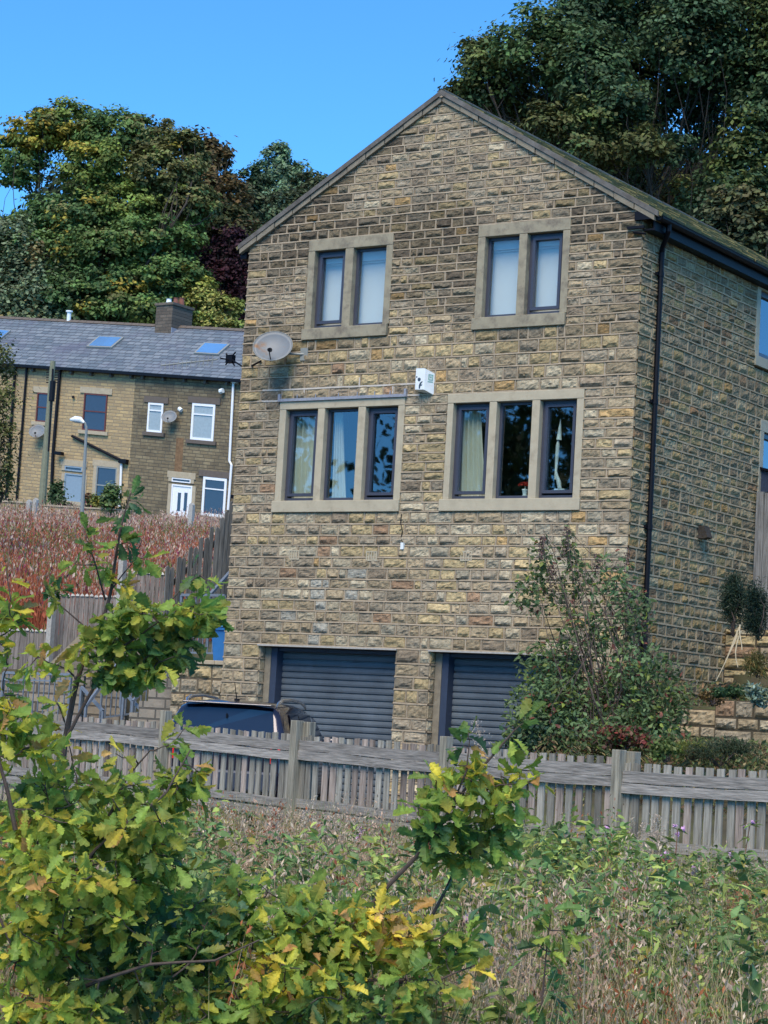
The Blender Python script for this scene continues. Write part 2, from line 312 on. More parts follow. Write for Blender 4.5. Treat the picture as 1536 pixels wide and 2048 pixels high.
def stone_wall(name, O, T, Nn, zs, span, openings, colour, parent, seed=1, relief=1.0, joint=.028, slen=(.2, .44), rib=.017, mortar_col=(.345, .285, .205), ribbons=True, clipfn=None, cell=(13, 9)):
    """O origin (3), T unit along, Nn outward normal; span(z0,z1)->(s0,s1); openings (s0,s1,z0,z1); clipfn(z)->(smin,smax)"""
    r = rng(seed); O = np.asarray(O, float); T = np.asarray(T, float); Nn = np.asarray(Nn, float); Uz = np.array([0, 0, 1.])
    mb = MB(); nu, nv = cell
    uu = np.concatenate([[0, .035], np.linspace(.1, .9, nu-4), [.965, 1]]); vv = np.concatenate([[0, .07], np.linspace(.18, .86, nv-4), [.94, 1]])
    UU, VV = np.meshgrid(uu, vv, indexing='ij'); nU, nV = UU.shape; ii = np.arange(nU*nV).reshape(nU, nV)
    GF = np.stack([ii[:-1, :-1], ii[1:, :-1], ii[1:, 1:], ii[:-1, 1:]], -1).reshape(-1, 4)
    edge = ((UU == 0)|(UU == 1)|(VV == 0)|(VV == 1))
    ring = ((UU == uu[1])|(UU == uu[-2])|(VV == vv[1])|(VV == vv[-2]))&~edge
    def P(s, z, h): return O+s[..., None]*T+z[..., None]*Uz+h[..., None]*Nn
    def cl(s, z):
        if clipfn is None: return s
        a, b = clipfn(z); return np.minimum(np.maximum(s, a), b)
    mc = np.array(mortar_col)
    for i in range(len(zs)-1):
        z0, z1 = zs[i], zs[i+1]; a, b = span(z0, z1)
        if b-a < .05: continue
        iv = [(a, b)]
        for (s0, s1, q0, q1) in openings:
            if q0 < z1-.01 and q1 > z0+.01:
                nv_ = []
                for (p, q) in iv:
                    if s1 <= p or s0 >= q: nv_.append((p, q)); continue
                    if s0 > p: nv_.append((p, s0))
                    if s1 < q: nv_.append((s1, q))
                iv = nv_
        for (p, q) in iv:
            if q-p < .03: continue
            # mortar bed sheet
            S = np.linspace(p, q, max(2, int((q-p)/.4)+1)); zz = np.array([z0, z1]); SS, ZZ = np.meshgrid(S, zz, indexing='ij')
            k = np.arange(SS.size).reshape(SS.shape)
            Fm = np.stack([k[:-1, :-1], k[1:, :-1], k[1:, 1:], k[:-1, 1:]], -1).reshape(-1, 4)
            mb.add(P(cl(SS, ZZ), ZZ, np.zeros_like(SS)).reshape(-1, 3), Fm, mc*.8, 1)
            # stones
            x = p; cuts = [p]
            while x < q-slen[0]*.8:
                L = slen[0]+(slen[1]-slen[0])*r.random()**1.2
                if r.random() < .12: L *= .55
                if q-(x+L) < slen[0]*.6: L = q-x
                x += L; cuts.append(min(x, q))
            cuts[-1] = q
            for c0, c1 in zip(cuts[:-1], cuts[1:]):
                if c1-c0 < .04: continue
                if clipfn is not None:
                    m0, m1 = clipfn(np.array((z0+z1)/2))
                    if c1 < m0+.03 or c0 > m1-.03: continue
                j = joint/2*.8
                s0, s1 = c0+(j if c0 > p+1e-6 else .004), c1-(j if c1 < q-1e-6 else .0)
                t0, t1 = z0+j, z1-j
                sd = r.random()*500; S = s0+(s1-s0)*UU; ZZ = t0+(t1-t0)*VV
                vr = .22+.3*r.random()+.4*(noise(UU*4.5+sd, UU*0+.5, 3)-.45)+.12*(noise(UU*13+sd, UU*0, 9)-.5)
                vr = np.clip(vr+(r.random()-.5)*.7*(UU-.5), .06, .95); amp = (.009+.029*r.random()**1.3)*relief
                typ = r.random()
                if typ < .28: amp *= .25
                rise = np.clip(VV/np.maximum(vr, .08), 0, 1); rise = rise*rise*(3-2*rise)
                fall = np.clip((1-VV)/np.maximum(1-vr, .1), 0, 1)**.85
                H = .010+amp*np.where(VV < vr, rise, .12+.88*fall)
                H = H+.010*relief*(r.random()-.5)*(UU-.5)*3+.042*relief*(fbm(S*9+sd, ZZ*16, 4)-.5)+.020*relief*(noise(S*34+sd, ZZ*40, 8)-.5)
                e = np.minimum(np.minimum(UU, 1-UU)*8, 1)*np.clip(np.minimum(S-a, b-S)/.07, .05, 1)
                H = .009+(H-.009)*e
                H = np.where(ring, .009+.003*noise(S*30, ZZ*30, 2), H); H = np.where(edge, -.006, np.maximum(H, .003))
                jit = .006*(noise(S*11+sd, ZZ*11, 5)-.5); ZJ = ZZ+jit
                c = np.array(colour((s0+s1)/2, (z0+z1)/2, r))
                cv = c[None]*(1+.5*(fbm(S*9+sd, ZZ*13, 6)-.5)[..., None]).reshape(-1, 1)
                mb.add(P(cl(S, ZJ), ZJ, H).reshape(-1, 3), GF, cv, 0)
                # perpend ribbon
                if ribbons and c1 < q-1e-6:
                    t = np.linspace(z0, z1, 4); wj = joint/2*(.8+.5*noise(t*20, t*0+c1*7, 1)); o_ = .006*(noise(t*15, t*0+c1, 4)-.5)
                    hh = rib*(.6+.6*noise(t*12, t*0+c1*3, 2))
                    pr_ = np.stack([P(cl(c1+o_-wj, t), t, t*0), P(cl(c1+o_-wj*.6, t), t, hh), P(cl(c1+o_+wj*.6, t), t, hh), P(cl(c1+o_+wj, t), t, t*0)], 1)
                    k = np.arange(16).reshape(4, 4); Fr = np.stack([k[:-1, :-1], k[:-1, 1:], k[1:, 1:], k[1:, :-1]], -1).reshape(-1, 4)
                    mb.add(pr_.reshape(-1, 3), Fr, mc*(.85+.3*r.random()), 1)
            # bed ribbon along bottom of this course
            if ribbons:
                n = max(2, int((q-p)/.07)); t = np.linspace(p, q, n); zc = z0+.010*(noise(t*2.2, t*0+i*3.3, 1)-.5)+.005*(noise(t*9, t*0+i, 7)-.5)
                wj = joint/2*(.85+.5*noise(t*7, t*0+i*1.7, 2)); hh = rib*(.75+.5*noise(t*5, t*0+i*2.1, 3))
                pr_ = np.stack([P(cl(t, zc-wj), zc-wj, t*0-.003), P(cl(t, zc-wj*.7), zc-wj*.7, hh*1.15), P(cl(t, zc+wj*.6), zc+wj*.6, hh), P(cl(t, zc+wj), zc+wj, t*0-.003)], 1)
                k = np.arange(4*n).reshape(n, 4); Fr = np.stack([k[:-1, :-1], k[:-1, 1:], k[1:, 1:], k[1:, :-1]], -1).reshape(-1, 4)
                cc = mc[None]*(.8+.4*fbm(t*1.3, t*0+i*5, 5))[:, None]; cc = np.repeat(cc, 4, 0)
                mb.add(pr_.reshape(-1, 3), Fr, cc, 1)
    return mb.build(name, [M['stone'], M['mortar']], parent)

def pick(r, tab):
    u = r.random()*sum(t[0] for t in tab)
    for w_, c in tab:
        u -= w_
        if u <= 0: return np.array(c)
    return np.array(tab[-1][1])
TAN, YEL, OCH, GRY, SOOT, PALE, RUST, GRN = (.345, .28, .18), (.42, .335, .185), (.44, .30, .14), (.31, .265, .19), (.26, .212, .15), (.43, .375, .26), (.32, .215, .135), (.31, .28, .205)
def col_front(s, z, r):
    if z > 4.82: tab = [(4, TAN), (1.0, YEL), (.25, OCH), (3, GRY), (1.5, SOOT), (.5, PALE)]
    elif z > 3.88: tab = [(3, TAN), (3.2, YEL), (.7, OCH), (1.6, GRY), (.6, SOOT), (1.3, PALE), (.2, RUST)]
    elif z > 2.1: tab = [(3, TAN), (2.6, YEL), (.4, OCH), (1.5, GRY), (.3, SOOT), (1.6, PALE), (.2, RUST), (.3, GRN)]
    else: tab = [(3, TAN), (2.0, YEL), (.25, OCH), (2.0, GRY), (.35, SOOT), (2.0, PALE), (.2, RUST), (.8, GRN)]
    if 1.1 < s < 2.5 and .1 < z < 1.3: tab = tab+[(3, PALE), (3.5, (.36, .35, .29))]
    if s < .8 and z > 0: tab = tab+[(3, GRY), (1.6, SOOT)]
    if z > 5 and s < 2.9: tab = tab+[(1.2, SOOT), (.5, OCH)]
    c = pick(r, tab)*(.90+.24*r.random())*1.06
    soot = np.clip((fbm(np.array(s*.8), np.array(z*1.1), 21)-.42)*2.6, 0, .5)*(1 if z > 4.6 else .45)
    if z > 6: soot += .12
    return c*(1-soot)
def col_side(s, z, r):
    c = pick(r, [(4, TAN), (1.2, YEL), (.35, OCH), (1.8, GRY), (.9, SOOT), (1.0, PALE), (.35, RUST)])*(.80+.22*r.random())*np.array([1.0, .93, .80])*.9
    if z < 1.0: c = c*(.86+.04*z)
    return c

HW, HD = 7.0, 9.5
EZ, AZ, AX = 6.36, 8.38, 3.53
def rake(z):
    z = np.asarray(z, float); k = np.clip((z-EZ)/(AZ-EZ), 0, 1); return AX*k+.0, HW-(HW-AX)*k
ZS = courses([(-2.7, .07, 14), (.07, 2.12, 12), (2.12, 3.88, 12), (3.88, 4.82, 5), (4.82, 6.41, 12), (6.41, 8.45, 15)])
house = thing('stone_house', 'tall three storey stone house with gable facing front and two blue garage shutters', 'house', (3.5, 0, -2.3))
OPEN_F = [(1.175, 2.765, 4.82, 6.41), (4.275, 5.84, 4.82, 6.41), (.805, 3.145, 2.12, 3.88), (3.895, 6.2, 2.12, 3.88), (.70, 3.23, -2.7, .07), (3.83, 6.36, -2.7, .07)]
stone_wall('gable_wall', (0, 0, 0), (1, 0, 0), (0, -1, 0), ZS, lambda a, b: (float(rake(a)[0]) if a > EZ else 0., float(rake(a)[1]) if a > EZ else HW), OPEN_F, col_front, house, seed=11, clipfn=rake)
OPEN_S = [(3.95, 5.35, 4.82, 6.41), (4.28, 5.5, 1.2, 3.88)]
ZSs = ZS[ZS <= 6.45]
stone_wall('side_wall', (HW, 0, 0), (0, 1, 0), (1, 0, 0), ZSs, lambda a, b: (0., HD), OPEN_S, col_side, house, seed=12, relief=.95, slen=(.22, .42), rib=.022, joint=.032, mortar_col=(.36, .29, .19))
# plain rear and left walls, floors (close the shell)
mb = MB(); th = .3
mb.box(0, HW, HD-.002, HD+.2, -2.7, EZ); mb.box(-.0, .02, .004, HD-.01, -2.7, 6.3)
mb.prism([(0, HD, EZ), (HW, HD, EZ), (AX, HD, AZ)], (0, .2, 0))
mb.box(.03, HW-.02, .12, HD-.02, .35, .45, mi=1); mb.box(.03, HW-.02, .12, HD-.02, 4.3, 4.38, mi=1); mb.box(.03, HW-.02, 3.0, 3.1, .46, 4.29, mi=1); mb.box(.03, HW-.02, 3.0, 3.1, 4.4, 6.4, mi=1)
mb.box(3.45, 3.55, .14, 2.99, .46, 4.29, mi=1); mb.box(3.45, 3.55, .14, 2.99, 4.4, 6.4, mi=1)
mb.build('rear_wall', [M['verge'], M['dark_room']], house)
# kneeler corner masonry behind wall at apex / roof
def slope_pts(x0, z0, x1, z1, y0, y1, t, name, m, parent):
    d = np.array([x1-x0, 0, z1-z0]); d /= np.linalg.norm(d); n = np.array([-d[2], 0, d[0]]); n = n if n[2] > 0 else -n
    a, b = np.array([x0, 0, z0]), np.array([x1, 0, z1])
    mb = MB(); ny = 34; ns = 16
    # stepped stone slates along the slope: individual courses
    for k in range(ns):
        s0, s1 = k/ns, (k+1)/ns
        p0 = a+(b-a)*s0; p1 = a+(b-a)*min(1, s1+.02)
        rr = rng(int(100+k+abs(x0)*10)); y = y0
        while y < y1-.01:
            w_ = .3+.28*rr.random(); ye = min(y+w_, y1)
            if y1-ye < .15: ye = y1
            t0 = t+.015*rr.random()
            low = n*(t0); hi = n*(t0-.018)
            e = -d*.02*rr.random()
            c = np.array((.95, .95, .95))*(.75+.5*rr.random())
            mb.add([[*(p0+e)[:1], y+.004, (p0+e)[2]], [*(p1)[:1], y+.004, p1[2]], [*(p1)[:1], ye-.004, p1[2]], [*(p0+e)[:1], ye-.004, (p0+e)[2]],
                    [(p0+e+low)[0], y+.004, (p0+e+low)[2]], [(p1+hi)[0], y+.004, (p1+hi)[2]], [(p1+hi)[0], ye-.004, (p1+hi)[2]], [(p0+e+low)[0], ye-.004, (p0+e+low)[2]]],
                   [(0, 3, 2, 1), (4, 5, 6, 7), (0, 1, 5, 4), (1, 2, 6, 5), (2, 3, 7, 6), (3, 0, 4, 7)], c)
            y = ye
    return mb.build(name, m, parent)
M['roofst'] = mat('mossy_roof_slates', (.19, .175, .075), .95, attr=True, var=.35, nscale=9, bump=.9, bscale=22, stain=((.24, .215, .15), 4, .52, .7))
roof = thing('x', '', '')
bpy.data.objects.remove(roof)
ovr = .3; sl_ = (AZ-EZ)/AX
rf = slope_pts(HW+ovr, EZ+.11-ovr*(AZ-EZ)/(HW-AX), AX, AZ+.11, -.05, HD+.3, .05, 'roof', M['roofst'], house)
slope_pts(-.2, EZ+.11-.2*sl_, AX, AZ+.11, -.05, HD+.3, .045, 'roof', M['roofst'], house)
mb = MB()      # sarking below the slates
for x0, z0 in ((HW+ovr-.03, EZ+.115-(ovr-.03)*(AZ-EZ)/(HW-AX)), (-.17, EZ+.115-.17*sl_)):
    mb.prism([(x0, -.085, z0+.050), (AX, -.085, AZ+.165), (AX, -.085, AZ+.085), (x0, -.085, z0-.03)], (0, .16, 0))
mb.build('barge_stones', M['verge_dark'], house)
# verge: flat undercloak stones bedded under the slates
mb = MB()
for (xa, za, xb, zb, sgn) in ((-.15, EZ+.082-.15*sl_, AX, AZ+.082, 1), (HW+.22, EZ+.082-.22*(AZ-EZ)/(HW-AX), AX, AZ+.082, -1)):
    n = 11; rr = rng(8)
    for k in range(n):
        a = k/n+.002; b = (k+1)/n-.002; tt = .075+.02*rr.random(); yo = -.055-.02*rr.random()
        p = np.array([xa+(xb-xa)*a, za+(zb-za)*a]); q = np.array([xa+(xb-xa)*b, za+(zb-za)*b])
        cc = np.array((1, 1, 1))*(.75+.4*rr.random())
        mb.prism([(p[0], yo, p[1]), (q[0], yo, q[1]), (q[0], yo, q[1]-tt), (p[0], yo, p[1]-tt)], (0, .22, 0), cc)
mb.build('verge_stones', M['verge'], house)
mb = MB(); d_ = np.array([0, 0, 0]);
for k in range(16): mb.tube([(AX, -.08+k*.62, AZ+.115), (AX, .52+k*.62, AZ+.115)], [.07, .066], 10)
mb.build('ridge_tiles', M['verge'], house, smooth=True)
# gutter, fascia, downpipe on the right eave
gz = 6.28
mb = MB(); mb.box(HW+.0, HW+.17, .0, HD, gz-.165, gz-.14); mb.box(HW+.17, HW+.195, .0, HD, gz-.17, gz+.03); mb.build('soffit', M['black'], house)
mb = MB(); n = 8
for y0, y1 in ((-.02, HD+.2),):
    th = np.linspace(math.pi, 2*math.pi, n); R = .065
    A = [(HW+.26+R*math.cos(t), y0, gz+.02+R*math.sin(t)) for t in th]; B = [(p[0], y1, p[2]) for p in A]
    mb.add(A+B, [(i, i+1, n+i+1, n+i) for i in range(n-1)]); A2 = [(HW+.26+(R-.008)*math.cos(t), y0, gz+.02+(R-.008)*math.sin(t)) for t in th]; B2 = [(p[0], y1, p[2]) for p in A2]
    mb.add(A2+B2, [(i+1, i, n+i, n+i+1) for i in range(n-1)])
    mb.add(A+A2, [(i, i+1, n+i+1, n+i) for i in range(n-1)])
    mb.poly([A[i] for i in range(n)])
    mb.tube([(HW+.26+R, y0, gz+.024), (HW+.26+R, y1, gz+.024)], .007, 5)

mb.build('gutter', M['black'], house, smooth=False)
dp0 = hx(1292, 1262, HW+.07)
mb = MB(); yp = .50
mb.tube([(HW+.26, .30, gz-.03), (HW+.26, .30, gz-.12), (HW+.22, .34, gz-.18), (HW+.10, .46, gz-.30), (HW+.07, yp, gz-.38), (HW+.07, yp, -.05), (HW+.12, yp-.02, -.13)], .038, 10)
for z in (5.55, 3.7, 1.9, .25): mb.cyl((HW+.07, yp, z), (HW+.07, yp, z+.07), .047, 10); mb.box(HW-.0, HW+.06, yp-.09, yp+.09, z+.01, z+.055)
mb.build('downpipe', M['black'], house, smooth=False)
mb = MB(); mb.tube([(HW+.07, -.04, gz-.22), (HW-.05, -.05, gz-.2), (HW-.12, -.05, gz-.19)], .02, 6); mb.box(HW-.22, HW+.05, -.06, -.03, gz-.14, gz-.10); mb.box(HW-.1, HW+.2, -.07, -.02, gz-.02, gz+.1)
mb.build('gutter_bracket', M['black'], house)
mb = MB(); mb.tube([(-.08, .2, EZ-.1), (-.1, .2, EZ-.3), (-.04, .2, EZ-.45)], .035, 8); mb.box(-.17, -.05, 0, HD, EZ-.15, EZ-.04); mb.build('gutter', M['black'], house)

# windows -------------------------------------------------------------
def window(cols, jl, jr, zl0, zl1, zs0, zs1, sillx, lites, stone, glass, label=None):
    """cols: list of (x0,x1) openings, jl/jr outer jamb edges, lintel z0..z1, sill z0..z1 ; lites casement flags. Facade plane y=0."""
    root = MB()
    root.box(jl, jr, -.022, .16, zl0, zl1); root.box(sillx[0], sillx[1], -.05, .16, zs0, zs1)
    xs = [jl]+[q for c in cols for q in c]+[jr]
    for k in range(0, len(xs), 2): root.box(xs[k]+(.002 if k == 0 else 0), xs[k+1], -.018, .155, zs1, zl0)
    wn = root.build('window', stone, house, bevel=.008)
    mbf = MB(); mbg = MB(); y = .085
    for (x0, x1), cas in zip(cols, lites):
        a, b, c, d = x0, x1, zs1, zl0
        fw_ = .045
        for q in ((a, a+fw_, c, d), (b-fw_, b, c, d), (a+fw_, b-fw_, c, c+.055), (a+fw_, b-fw_, d-fw_, d)): mbf.box(q[0]+.001, q[1]-.001, y, y+.07, q[2]+.001, q[3]-.001)
        a, b, c, d = a+fw_, b-fw_, c+.055, d-fw_
        if cas:
            sw = .052; g0 = .006
            mbf.box(a+g0, b-g0, y+.012, y+.02, c+g0, c+g0+.001)
            for q in ((a+g0, a+sw, c+g0+.02, d-g0), (b-sw, b-g0, c+g0+.02, d-g0), (a+sw, b-sw, c+g0+.02, c+sw+.02), (a+sw, b-sw, d-sw, d-g0)): mbf.box(q[0], q[1], y-.022, y+.05, q[2], q[3])
            a, b, c, d = a+sw, b-sw, c+sw+.02, d-sw
        mbg.box(a, b, y+.03, y+.036, c, d)
    fr = mbf.build('frame', M['upvc'], wn, bevel=.006); mbg.build('pane', glass, wn)
    return wn
window([(1.305, 1.885), (2.035, 2.645)], 1.18, 2.765, 6.23, 6.41, 4.82, 5.0, (1.155, 2.745), (1, 0), M['dressed_old'], M['glass_sky'])
window([(4.405, 4.99), (5.125, 5.72)], 4.28, 5.84, 6.22, 6.40, 4.82, 5.0, (4.255, 5.83), (0, 1), M['dressed_old'], M['glass_sky'])
window([(.935, 1.545), (1.675, 2.30), (2.435, 3.025)], .81, 3.145, 3.735, 3.875, 2.12, 2.30, (.785, 3.15), (1, 0, 1), M['dressed'], M['glass'])
window([(4.005, 4.63), (4.755, 5.35), (5.48, 6.085)], 3.9, 6.2, 3.735, 3.875, 2.12, 2.30, (3.86, 6.22), (1, 0, 1), M['dressed'], M['glass'])
# side windows
x = HW
for (y0, y1, z0, z1) in ((3.95, 5.35, 4.85, 6.10), (4.28, 5.5, 1.2, 3.88)):
    mb = MB(); mb.box(x-.15, x+.03, y0, y0+.14, z0+.16, z1-.02); mb.box(x-.15, x+.03, y1-.14, y1, z0+.16, z1-.02); mb.box(x-.15, x+.06, y0-.03, y1+.03, z0, z0+.16); mb.box(x-.15, x+.03, y0, y1, z1-.02, z1+.16 if z1 < 5 else z1+.01)
    wn = mb.build('window', M['dressed'], house, bevel=.006); mb = MB(); mg = MB(); y0 += .14; y1 -= .14; z0 += .16; z1 -= .02
    for q in ((y0, y0+.09, z0, z1), (y1-.09, y1, z0, z1), (y0+.09, y1-.09, z0, z0+.09), (y0+.09, y1-.09, z1-.09, z1)): mb.box(x-.1, x-.02, *q)
    mg.box(x-.07, x-.065, y0+.09, y1-.09, z0+.09, z1-.09); mb.build('frame', M['upvc'], wn, bevel=.006); mg.build('pane', M['glass'], wn)
# lead flashing over lower-left lintel, fresh pale repointing above it
mb = MB(); mb.box(.80, 3.17, -.045, .02, 3.885, 3.905); mb.box(.80, 3.17, -.05, -.043, 3.86, 3.90)
for x in (1.15, 1.5, 1.93, 2.28, 2.6, 2.88): mb.box(x, x+.012, -.054, -.04, 3.87, 3.96)
for x in (.80, 3.15): mb.box(x-.01, x+.03, -.06, -.0, 3.86, 3.98)
mb.build('lead_flashing', M['lead'], house)
mb = MB(); rr = rng(3)
def zc_at(z): return ZS[np.argmin(abs(ZS-z))]
for z, a, b in ((zc_at(4.05), .45, 3.4), (zc_at(3.93)+.0, .35, .78), (zc_at(3.93), 3.17, 3.4)):
    n = int((b-a)/.05)+2; t = np.linspace(a, b, n); zc = z+.010*(noise(t*2.2, t*0+3.3, 1)-.5)
    V = np.stack([np.stack([t, t*0-.005, zc-.018], 1), np.stack([t, t*0-.020, zc-.013], 1), np.stack([t, t*0-.020, zc+.011], 1), np.stack([t, t*0-.005, zc+.016], 1)], 1).reshape(-1, 3)
    k = np.arange(4*n).reshape(n, 4); mb.add(V, np.stack([k[:-1, :-1], k[:-1, 1:], k[1:, 1:], k[1:, :-1]], -1).reshape(-1, 4))
for x, z in ((2.28, 4.09), (1.25, 3.96), (2.9, 3.96)): mb.box(x, x+.022, -.019, .0, z-.04, z+.1)
mb.build('repointing', mat('fresh_pale_mortar', (.50, .465, .41), .9, var=.1), house)
# square ceramic air vents
mb = MB()
for cx_, cz_ in ((1.26, 1.46), (2.70, 1.45), (4.37, 1.46), (5.79, 1.45)):
    mv = MB(); mv.box(cx_-.1, cx_+.1, -.022, .0, cz_-.075, cz_-.055); mv.box(cx_-.1, cx_+.1, -.022, .0, cz_+.055, cz_+.075)
    for k in range(5): mv.box(cx_-.1+k*.045, cx_-.08+k*.045, -.022, .0, cz_-.055, cz_+.055)
    mv.box(cx_-.08, cx_+.08, -.012, .0, cz_-.055, cz_+.055)
    mv.build('air_vent', M['dressed'], house)
# hairline crack stain below the sill and its drip bracket
mb = MB(); pts = [hy(803, 1028, -.03), hy(801, 1045, -.03), hy(805, 1062, -.03), hy(802, 1075, -.03), hy(805, 1085, -.03)]
mb.tube(pts, .007, 5, (.1, .09, .08)); mb.build('cable', M['black'], house)
p = hy(805, 1092, -.03); mb = MB(); mb.box(p[0]-.025, p[0]+.025, -.05, -.0, p[2]-.05, p[2]+.05); mb.build('junction_box', M['white'], house)
# dark extractor cowl on the side wall
p = hx(1405, 1066, HW+.05); mb = MB(); mb.box(HW+.0, HW+.12, p[1]-.10, p[1]+.08, p[2]-.09, p[2]+.10); mb.prism([(HW+.12, p[1]-.10, p[2]-.09), (HW+.18, p[1]-.10, p[2]-.07), (HW+.12, p[1]-.10, p[2]+.09)], (0, .18, 0))
mb.build('extractor_cowl', M['bark'], house)
# garages ---------------------------------------------------------------
for gi, (x0, x1) in enumerate(((.70, 3.23), (3.83, 6.36))):
    fl = -2.3
    mb = MB()          # stone reveals and dressed posts
    mb.box(x0-.02, x1+.02, -.045, .34, .042, .066); ln = mb.build('steel_lintel', M['concrete'], house)
    ZR = ZS[(ZS < .1)]
    stone_wall('garage_reveal', (x0, 0, 0), (0, 1, 0), (1, 0, 0), ZR, lambda a, b: (0., .13), [], col_front, house, seed=30+gi, relief=.6, slen=(.13, .14), cell=(7, 7))
    stone_wall('garage_reveal', (x1, .34, 0), (0, -1, 0), (-1, 0, 0), ZR, lambda a, b: (0., .34), [], col_front, house, seed=40+gi, relief=.6, slen=(.2, .34), cell=(7, 7))
    dr = MB(); z = fl; k = 0; y = .30; H = .098
    rows = []
    zt = .03
    while z < zt-.001:
        z2 = min(z+H, zt); rows += [(z, y+.028), (z+.012, y+.028), (z+.020, y+.004), (z+H*.5, y-.002), (z2-.010, y+.001), (z2-.002, y+.012)]; z = z2
    rows = [q for q in rows if q[0] <= zt+.001]
    V = []; 
    for zz, yy in rows: V += [(x0+.24, yy, zz), (x1-.05, yy, zz)]
    dr.add(V, [(2*i, 2*i+1, 2*i+3, 2*i+2) for i in range(len(rows)-1)])
    do = dr.build('garage_door', M['shutter'], house)
    mb = MB(); mb.box(x0+.13, x0+.24, .14, .33, fl, .03); mb.box(x1-.10, x1-.001, .26, .34, fl, .03); mb.box(x0+.24, x1-.1, .18, .33, -.02, .032); mb.build('guide_rail', M['shutter_dark'], do)
    mb = MB(); mb.box(x0+.012, x0+.127, .132, .18, fl, .03); mb.build('door_post', M['verge'], do)
    mb = MB(); mb.box(x0, x1, .345, .36, -2.7, .03); mb.build('garage_back', M['dark_room'], house)

# things at the windows -------------------------------------------------
def curtain(x0, x1, z0, z1, y, label, taper=.0, group='cream curtains at the lower windows', xo=0):
    n = 42; t = np.linspace(0, 1, n); zz = np.linspace(z0, z1, 14); V = []
    for z in zz:
        k = (z-z0)/(z1-z0); a = x0; b = x1-(taper)*k**1.2
        xs = a+(b-a)*t; ys = y+.035*np.sin(t*6.28*4.5+.8*np.sin(k*3))+.012*np.sin(t*31+k)
        V.append(np.stack([xs, ys, xs*0+z], 1))
    V = np.concatenate(V); k = np.arange(14*n).reshape(14, n); F = np.stack([k[:-1, :-1], k[:-1, 1:], k[1:, 1:], k[1:, :-1]], -1).reshape(-1, 4)
    o = MB().add(V, F).build('curtain', M['curtain'], smooth=True); tag(o, label, 'curtain', group); return o
curtain(.95, 1.50, 2.32, 3.74, .24, 'cream curtain gathered behind left pane of lower left window', .12)
curtain(1.70, 1.98, 2.32, 3.74, .26, 'narrow cream curtain edge behind middle pane of lower left window', .16)
curtain(4.02, 4.50, 2.32, 3.74, .24, 'cream curtain gathered behind left pane of lower right window', .18)
for (x0, x1, nm) in ((1.2, 2.75, 'white blind filling the upper left window'), (4.3, 5.83, 'white blind filling the upper right window')):
    mb = MB(); mb.box(x0, x1, .26, .265, 5.0, 6.06); mb.box(x0, x1, .235, .259, 6.03, 6.08); mb.box(x0, x1, .20, .23, 6.06, 6.3)
    tag(mb.build('window_blind', M['blind']), nm, 'blind', 'white blinds at the upper windows')
# potted red flower on the sill
pt = thing('potted_flower', 'red domed flower in a white pot behind middle pane of lower right window', 'flower pot', (5.20, .16, 2.33))
mb = MB(); mb.tube([(5.20, .165, 2.35), (5.20, .165, 2.38), (5.20, .165, 2.44), (5.2, .165, 2.455)], [.05, .03, .045, .05], 12); mb.build('pot', M['white'], pt, smooth=True)
mb = MB(); rr = rng(4)
for k in range(90):
    a = rr.random()*6.28; q = rr.random()**.5; c = np.array([5.20+.115*q*math.cos(a), .165+.035*q*math.sin(a), 2.49+.06*math.sqrt(1-q*q*.95)+.01*rr.random()])
    t = rr.normal(size=3); t /= np.linalg.norm(t); b = np.cross(t, rr.normal(size=3)); b /= np.linalg.norm(b)
    mb.add([c-t*.018, c+b*.014, c+t*.018, c-b*.014], [(0, 1, 2, 3)])
mb.build('bloom', M['red'], pt)
mb = MB(); mb.tube([(5.2, .165, 2.44), (5.2, .165, 2.50)], .008, 5); mb.build('stem', M['leaf'], pt)
# sill ornament and slim white shape at right pane
mb = MB(); mb.box(5.68, 5.84, .17, .21, 2.40, 2.46); mb.tube([(5.76, .19, 2.46), (5.74, .19, 2.55), (5.70, .19, 2.66), (5.69, .19, 2.74)], [.03, .035, .02, .003], 8)
tag(mb.build('ornament', M['white'], smooth=False), 'white ornament on the sill behind right pane of lower right window', 'ornament')
mb = MB()  # upright white shape in two tapered pieces behind the pane
mb.tube([(5.65, .24, 2.6), (5.66, .24, 2.9), (5.665, .24, 3.1), (5.67, .24, 3.2)], [.012, .028, .03, .006], 8); mb.tube([(5.68, .24, 3.18), (5.685, .24, 3.3), (5.69, .24, 3.48)], [.04, .03, .004], 8)
tag(mb.build('slim_white_shape', M['white'], smooth=True), 'slim white shape behind right pane of lower right window', 'ornament')

# alarm box -------------------------------------------------------------
x0, x1, zb, zt = 3.40, 3.56, 3.92, 4.24; D = .16
al = thing('alarm_box', 'white burglar alarm box on the wall above the lower windows', 'alarm box', (3.47, 0, 4.07))
mb = MB(); mb.prism([(x0-.01, 0, zb), (x0, -D, zb+.02), (x1, -D, zb+.015), (x1+.09, 0, zb-.05)], (0, 0, zt-zb), (1, 1, 1)); mb.build('casing', M['white'], al, bevel=.008)
mb = MB(); y = -D-.003
def disc(cx_, cz_, r_, y_): mb.poly([(cx_+r_*math.cos(t), y_, cz_+r_*math.sin(t)) for t in np.arange(12)*math.pi/6])
disc(3.47, 4.09, .028, y); disc(3.425, 4.13, .012, y)
mb.poly([(3.47, y, 3.95), (3.49, y, 3.95), (3.505, y, 4.02), (3.535, y, 4.055), (3.52, y, 4.06), (3.485, y, 4.04), (3.47, y, 4.0)])
mb.poly([(3.495, y-.001, 3.99), (3.53, y-.001, 4.0), (3.53, y-.001, 4.015), (3.498, y-.001, 4.01)])
mb.build('logo', M['markdark'], al)
